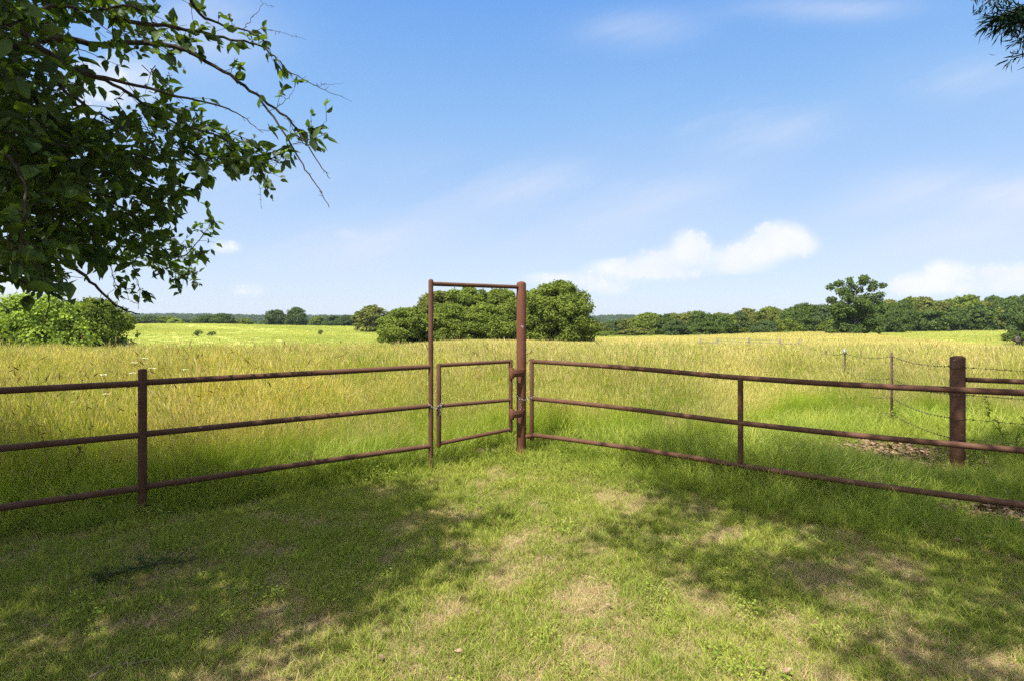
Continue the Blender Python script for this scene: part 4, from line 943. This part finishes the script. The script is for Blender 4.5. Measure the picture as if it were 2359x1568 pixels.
    w_ = wood.build('trunk', M['bark'], e, True, origin=tuple(base)); w_.location = (0, 0, 0)
    f_ = fo.build('foliage', M['pear'], e, origin=tuple(base)); f_.location = (0, 0, 0)
big_left_tree()

def shade_tree():
    """the tree whose crown spreads over the viewer and shades the right of the lawn and gate"""
    rng = np.random.default_rng(33); base = np.array([3.4, -1.6, 0.]); e = empty('shade_tree', tuple(base), 'tall tree behind the viewer whose crown shades the right side of the lawn', 'tree')
    wood = MB(); trunk = np.array([base + [0, 0, -.4], base + [0, 0, .1], base + [-.1, .1, 2.], base + [-.3, .5, 4.5], base + [-.6, 1.0, 7.5]]); tube(wood, trunk, [.38, .3, .25, .18, .06], 14)
    LP = []; cl = 0
    while cl < 1250:
        sx, sy = rng.uniform(.2, 7.5), rng.uniform(1.2, 7.3)
        if sy > 6.4 + .3 * sx + rng.normal(0, .2): continue
        edge = np.interp(sy, [1.4, 2.6, 3.0, 3.6, 4.2, 5.0, 6.0, 7.0, 8.6], [1.9, 1.6, 1.15, .85, .45, 1.25, 1.3, 1.5, 2.6])
        if sx < edge + .12: continue
        hole = False
        for hx, hy, rx, ry in [(1.75, 4.45, .5, .22), (3.1, 4.0, .5, .16), (1.55, 3.1, .55, .16), (2.15, 3.25, .35, .14), (3.6, 5.3, .5, .2), (1.0, 3.2, .3, .2), (4.7, 7.3, .6, .4), (2.6, 2.7, .3, .12), (4.0, 4.8, .35, .25), (2.8, 6.6, .35, .3), (4.6, 3.4, .5, .15)]:
            if ((sx - hx) / (rx + .1)) ** 2 + ((sy - hy) / (ry + .12)) ** 2 < 1: hole = True
        if hole: continue
        h = rng.uniform(5.0, 7.6); p = np.array([sx - SHX * h, sy - SHY * h, h])
        if p[1] > 0 and (h - EYE) / p[1] < .75: continue
        cl += 1; k = 24; LP.append(p + rng.normal(0, .14, (k, 3)))
        if rng.random() < .3: tube(wood, limb_path(rng, trunk[3] + rng.normal(0, .4, 3) * [0, 0, 1], p, 5, .04, .02), [.04, .03, .02, .012, .004], 5, False)
    LP = np.concatenate(LP); n = len(LP); fo = MB()
    leaves(fo, LP, rand_dir(rng, n), unit(np.array([0, 0, 1.]) + rng.normal(0, .6, (n, 3))), rng.uniform(.08, .12, n), .07, rng, False)
    for nm, mb, m_ in (('trunk', wood, 'bark'), ('foliage', fo, 'pear')):
        o = mb.build(nm, M[m_], e, True, origin=tuple(base)); o.location = (0, 0, 0)
shade_tree()

def cedar():
    rng = np.random.default_rng(44); base = np.array([7.6, 5.2, 0.]); e = empty('cedar_tree', tuple(base), 'dark cedar whose feathery branch tips enter the upper right corner', 'tree')
    wood = MB(); tube(wood, [base + [0, 0, -.4], base + [0, 0, .2], base + [0, 0, 4], base + [.1, 0, 9]], [.26, .22, .15, .03], 12)
    needles = MB(); P, A_, L_ = [], [], []
    def spray(root, tip, dense, droop=.25, ln=.16):
        root, tip = np.asarray(root, float), np.asarray(tip, float); pth = limb_path(rng, root, tip, 6, .015, .03); tube(wood, pth, np.linspace(.022, .003, 6), 6, False)
        ax = unit(tip - root); Lb = np.linalg.norm(tip - root)
        n = int(Lb * dense); t = rng.random(n) ** .8; c = np.stack([np.interp(t, np.linspace(0, 1, 6), pth[:, k]) for k in range(3)], 1)
        d = unit(ax * .9 + rng.normal(0, .5, (n, 3)) - [0, 0, droop]); P.append(c + d * rng.uniform(0, ln * .9, (n, 1))); A_.append(d + rng.normal(0, .18, (n, 3))); L_.append(rng.uniform(.4, 1, n) * ln)
    for tp, sp, dn in [((2282, 48), (2420, 10), 420), ((2300, 62), (2420, 30), 420), ((2300, 38), (2420, 15), 420), ((2238, 2), (2290, -60), 60), ((2268, 10), (2330, -45), 90), ((2290, 8), (2350, -40), 90), ((2345, 94), (2440, 60), 200), ((2330, 133), (2440, 128), 130), ((2340, 30), (2420, 0), 300)]:
        a = at(sp[0], sp[1], 5.4); b = at(tp[0], tp[1], 5.1); spray(a, b, dn, .45, .13)
        tube(wood, limb_path(rng, base + [0, 0, a[2] - .3], a, 5, .02, .03), [.05, .04, .03, .025, .02], 6, False)
    for i in range(90):
        z = rng.uniform(3.4, 8.6); q = 2.9 * (1 - (z - 3.4) / 6) + .3; an = rng.uniform(0, 6.28); tip = base + [q * math.cos(an), q * math.sin(an), z - .3]
        if tip[1] > 0 and tip[0] / tip[1] < .95 and (tip[2] - EYE) / tip[1] < .62: continue
        if tip[0] < 5.0: continue
        spray(base + [0, 0, z], tip, 120, .3, .2)
    P, A_, L_ = np.concatenate(P), np.concatenate(A_), np.concatenate(L_); n = len(P)
    leaves(needles, P, A_, rand_dir(rng, n), L_, .012, rng, False)
    for nm, mb, m_ in (('trunk', wood, 'bark'), ('foliage', needles, 'cedar')):
        o = mb.build(nm, M[m_], e, origin=tuple(base)); o.location = (0, 0, 0)
cedar()

# ------------------------------------------------------------------ small things
def flowers():
    rng = np.random.default_rng(9)
    spots = [(309, 836, 7.6, 'flat white wildflower head above the rail just left of the left fence post'), (333, 826, 7.8, 'highest greenish white wildflower head directly above the left fence post'), (350, 849, 7.2, 'white wildflower head above the rail just right of the left fence post'),
             (428, 852, 7.5, 'white wildflower head above the top rail farthest right of the left post'), (305, 860, 7.2, 'small greenish wildflower head touching the top rail left of the left post'), (238, 864, 7.0, 'white wildflower head on the top rail left of the left post'),
             (175, 903, 6.6, 'flat white wildflower just below the top rail, far from the left post'), (171, 926, 6.5, 'white wildflower below the flat one between top and middle rails'), (104, 933, 6.3, 'leftmost flat white wildflower between top and middle rails'),
             (246, 908, 6.6, 'white wildflower nearest the left post between top and middle rails'), (244, 964, 6.4, 'lowest small white wildflower just above the middle rail')]
    for px, py, d, lab in spots:
        h = at(px, py, d); gz = TZ(h[0], h[1]); b = np.array([h[0] + rng.normal(0, .05), h[1], gz])
        e = empty('wildflower', tuple(b), lab, 'wildflower', 'white wildflowers behind the left fence')
        st = MB(); pth = limb_path(rng, b, h, 5, .01); tube(st, pth, [.003, .0026, .002, .0018, .0015], 5)
        hd_ = MB(); R0_ = rng.uniform(.026, .042); n = 60; an = rng.uniform(0, 6.28, n); rr = R0_ * np.sqrt(rng.random(n))
        P = h + np.stack([rr * np.cos(an), rr * np.sin(an), .012 - (rr / R0_) ** 2 * .006 + rng.normal(0, .002, n)], 1)
        for k in range(14): tube(st, [h - [0, 0, .02], P[k]], [.001, .0007], 4, False)
        leaves(hd_, P, np.stack([np.cos(an), np.sin(an), 0 * an], 1), np.array([[0, 0, 1.]]) + rng.normal(0, .3, (n, 3)), .011, .011, rng, False)
        for nm, mb, m_ in (('stem', st, 'long'), ('flower_head', hd_, 'white')):
            o = mb.build(nm, M[m_], e, origin=tuple(b)); o.location = (0, 0, 0)
flowers()
def weeds():
    rng = np.random.default_rng(29)
    for px, py, d, h, n, lf, lab in [(2040, 950, 8.35, .42, 5, .05, 'small leafy vine climbing the foot of the nearest thin steel post'), (2328, 925, 6.6, .75, 4, .07, 'broad leafed weed standing behind the wires at the right edge'),
                                     (2250, 1040, 5.9, .35, 6, .05, 'low leafy weed right of the foot of the thick corner post'), (150, 1000, 5.2, .7, 5, .04, 'tall thin brown weed in the shaded grass left of the left post'),
                                     (275, 905, 6.3, 1.05, 4, .03, 'tall dark seeding stalk leaning just left of the left post')]:
        b = at(px, py, d); b[2] = TZ(b[0], b[1]); e = empty('weed_plant', tuple(b), lab, 'weed'); st, lv = MB(), MB()
        for k in range(n):
            a = rng.uniform(0, 6.28); tip = b + [math.cos(a) * h * .35, math.sin(a) * h * .35, h * rng.uniform(.7, 1.05)]; pth = limb_path(rng, b + rng.normal(0, .01, 3) * [1, 1, 0], tip, 7, .03, .05); tube(st, pth, np.linspace(.0045, .0015, 7), 5, False)
            m = int(14 * h / .5); t = rng.uniform(.15, 1, m); c = np.stack([np.interp(t, np.linspace(0, 1, 7), pth[:, j]) for j in range(3)], 1)
            leaves(lv, c, rng.normal(0, 1, (m, 3)) * [1, 1, .4] + [0, 0, .2], np.array([[0, 0, 1.]]) + rng.normal(0, .4, (m, 3)), lf * rng.uniform(.6, 1.2, m), lf * .42, rng)
        mt = 'weed' if h in (.7, 1.05) else 'long'
        for nm, mb, m_ in (('stem', st, 'weed'), ('leaves', lv, mt)):
            o = mb.build(nm, M[m_], e, origin=tuple(b)); o.location = (0, 0, 0)
weeds()
def ground_bits():
    rng = np.random.default_rng(19)
    def gp(px, py): d = EYE * F / (py - HOR); return np.array([U(px) * d, d, 0.])
    for px, py, s, lab in [(880, 1536, .05, 'curled brown dead leaf on the lit lawn near the bottom, left of centre'), (1066, 1516, .045, 'dark crumpled leaf on the lit lawn near the bottom centre'), (1408, 1400, .04, 'dark dead leaf on the lit lawn right of centre'),
                           (340, 1440, .05, 'yellow brown leaf in the shaded grass at lower left'), (652, 1475, .04, 'small orange leaf in the shaded grass near the lit edge'), (530, 1356, .05, 'reddish brown leaf in the shaded grass behind the fallen sprig'),
                           (110, 1449, .045, 'orange brown leaf far left in the shaded grass'), (1635, 1180, .05, 'pale curled leaf in the grass below the right gate brace'), (300, 1355, .04, 'brown leaf in shade just in front of the left post'), (1800, 1560, .05, 'tan leaf at the bottom in the right dappled shade')]:
        b = gp(px, py); b[2] = TZ(b[0], b[1]) + .028; mb = MB(); leaves(mb, b[None], rand_dir(rng, 1) * [1, 1, .2], np.array([[.2, -.3, 1.]]), s, s * .6, rng)
        tag(mb.build('fallen_leaf', M['deadleaf'], None, origin=tuple(b)), lab, 'leaf', 'fallen leaves on the lawn')
    # grey green sprig lying in the shade
    b = gp(315, 1330); b[2] = .03; e = empty('fallen_sprig', tuple(b), 'grey green evergreen sprig lying on the shaded lawn at left', 'sprig'); wd = MB(); nd = MB()
    main = np.array([b + [-.2, -.12, 0], b + [-.05, 0, .02], b + [.1, .1, .02], b + [.24, .16, .01]]); tube(wd, main, [.005, .004, .003, .002], 6)
    P, A_ = [], []
    for i in range(40):
        t = rng.random(); c = np.array([np.interp(t, [0, .33, .66, 1], main[:, k]) for k in range(3)]); d = unit(np.array([rng.normal(-.4, .6), rng.normal(0, .8), .12])); L = rng.uniform(.08, .24); tube(wd, [c, c + d * L], [.002, .001], 4, False)
        k = 26; P.append(c + d * L * rng.uniform(.2, 1, (k, 1))); A_.append(d + rng.normal(0, .5, (k, 3)))
    P, A_ = np.concatenate(P), np.concatenate(A_); leaves(nd, P, A_, rand_dir(rng, len(P)), .028, .004, rng, False)
    for nm, mb, m_ in (('stem', wd, 'bark'), ('needles', nd, 'bluish_leaf')):
        o = mb.build(nm, M[m_], e, origin=tuple(b)); o.location = (0, 0, 0)
    # twigs on the lawn
    for (x0, y0), (x1, y1), lab in [((205, 1568), (258, 1545), 'grey twig on the shaded lawn at the bottom left corner'), ((270, 1537), (365, 1530), 'thin pale twig lying by the bottom left grey twig'), ((565, 1388), (600, 1376), 'short pale stick in the shaded grass left of the lit patch'), ((2275, 1166), (2359, 1215), 'dry stalk fallen in the brush at the right edge')]:
        a, c = gp(x0, y0), gp(x1, y1); a[2], c[2] = TZ(*a[:2]) + .02, TZ(*c[:2]) + .035; mb = MB(); tube(mb, limb_path(rng, a, c, 6, .03), [.005, .0045, .004, .004, .003, .002], 6)
        tag(mb.build('fallen_twig', M['twig'], None, True, origin=tuple(a)), lab, 'twig', 'fallen twigs on the lawn')
    # leaf litter
    mb = MB(); n = 5600; k = rng.random(n)
    x = np.where(k < .6, rng.normal(4.6, .75, n), np.where(k < .8, rng.normal(4.1, .4, n), rng.normal(4.7, .6, n))); y = np.where(k < .6, rng.normal(7.1, .6, n), np.where(k < .8, rng.normal(4.7, .35, n), rng.normal(6.1, .3, n)))
    P = np.stack([x, y, tz(x, y) + rng.uniform(.005, .06, n)], 1); leaves(mb, P, rng.normal(0, 1, (n, 3)) * [1, 1, .25], np.array([[0, 0, 1.]]) + rng.normal(0, .5, (n, 3)), rng.uniform(.04, .09, n), rng.uniform(.02, .045, n), rng, True)
    tag(mb.build('leaf_litter', M['deadleaf']), 'dry tan leaf litter under the wire fence beside the thick corner post', 'leaf litter', kind='stuff')
ground_bits()

# ------------------------------------------------------------------ the summer air between here and the far ridge
def haze():
    mb = MB(); box(mb, (200, 830, 3), (6000, 1860, 62)); m = bpy.data.materials.new('summer_air'); m.use_nodes = True; n = NT(m.node_tree); n.n.clear()
    p = n.node('ShaderNodeVolumePrincipled'); p.inputs['Color'].default_value = (.72, .84, 1, 1); p.inputs['Density'].default_value = .00009; p.inputs['Anisotropy'].default_value = .2
    n.l.new(p.outputs[0], n.node('ShaderNodeOutputMaterial').inputs['Volume'])
    tag(mb.build('haze', m), kind='stuff')
haze()
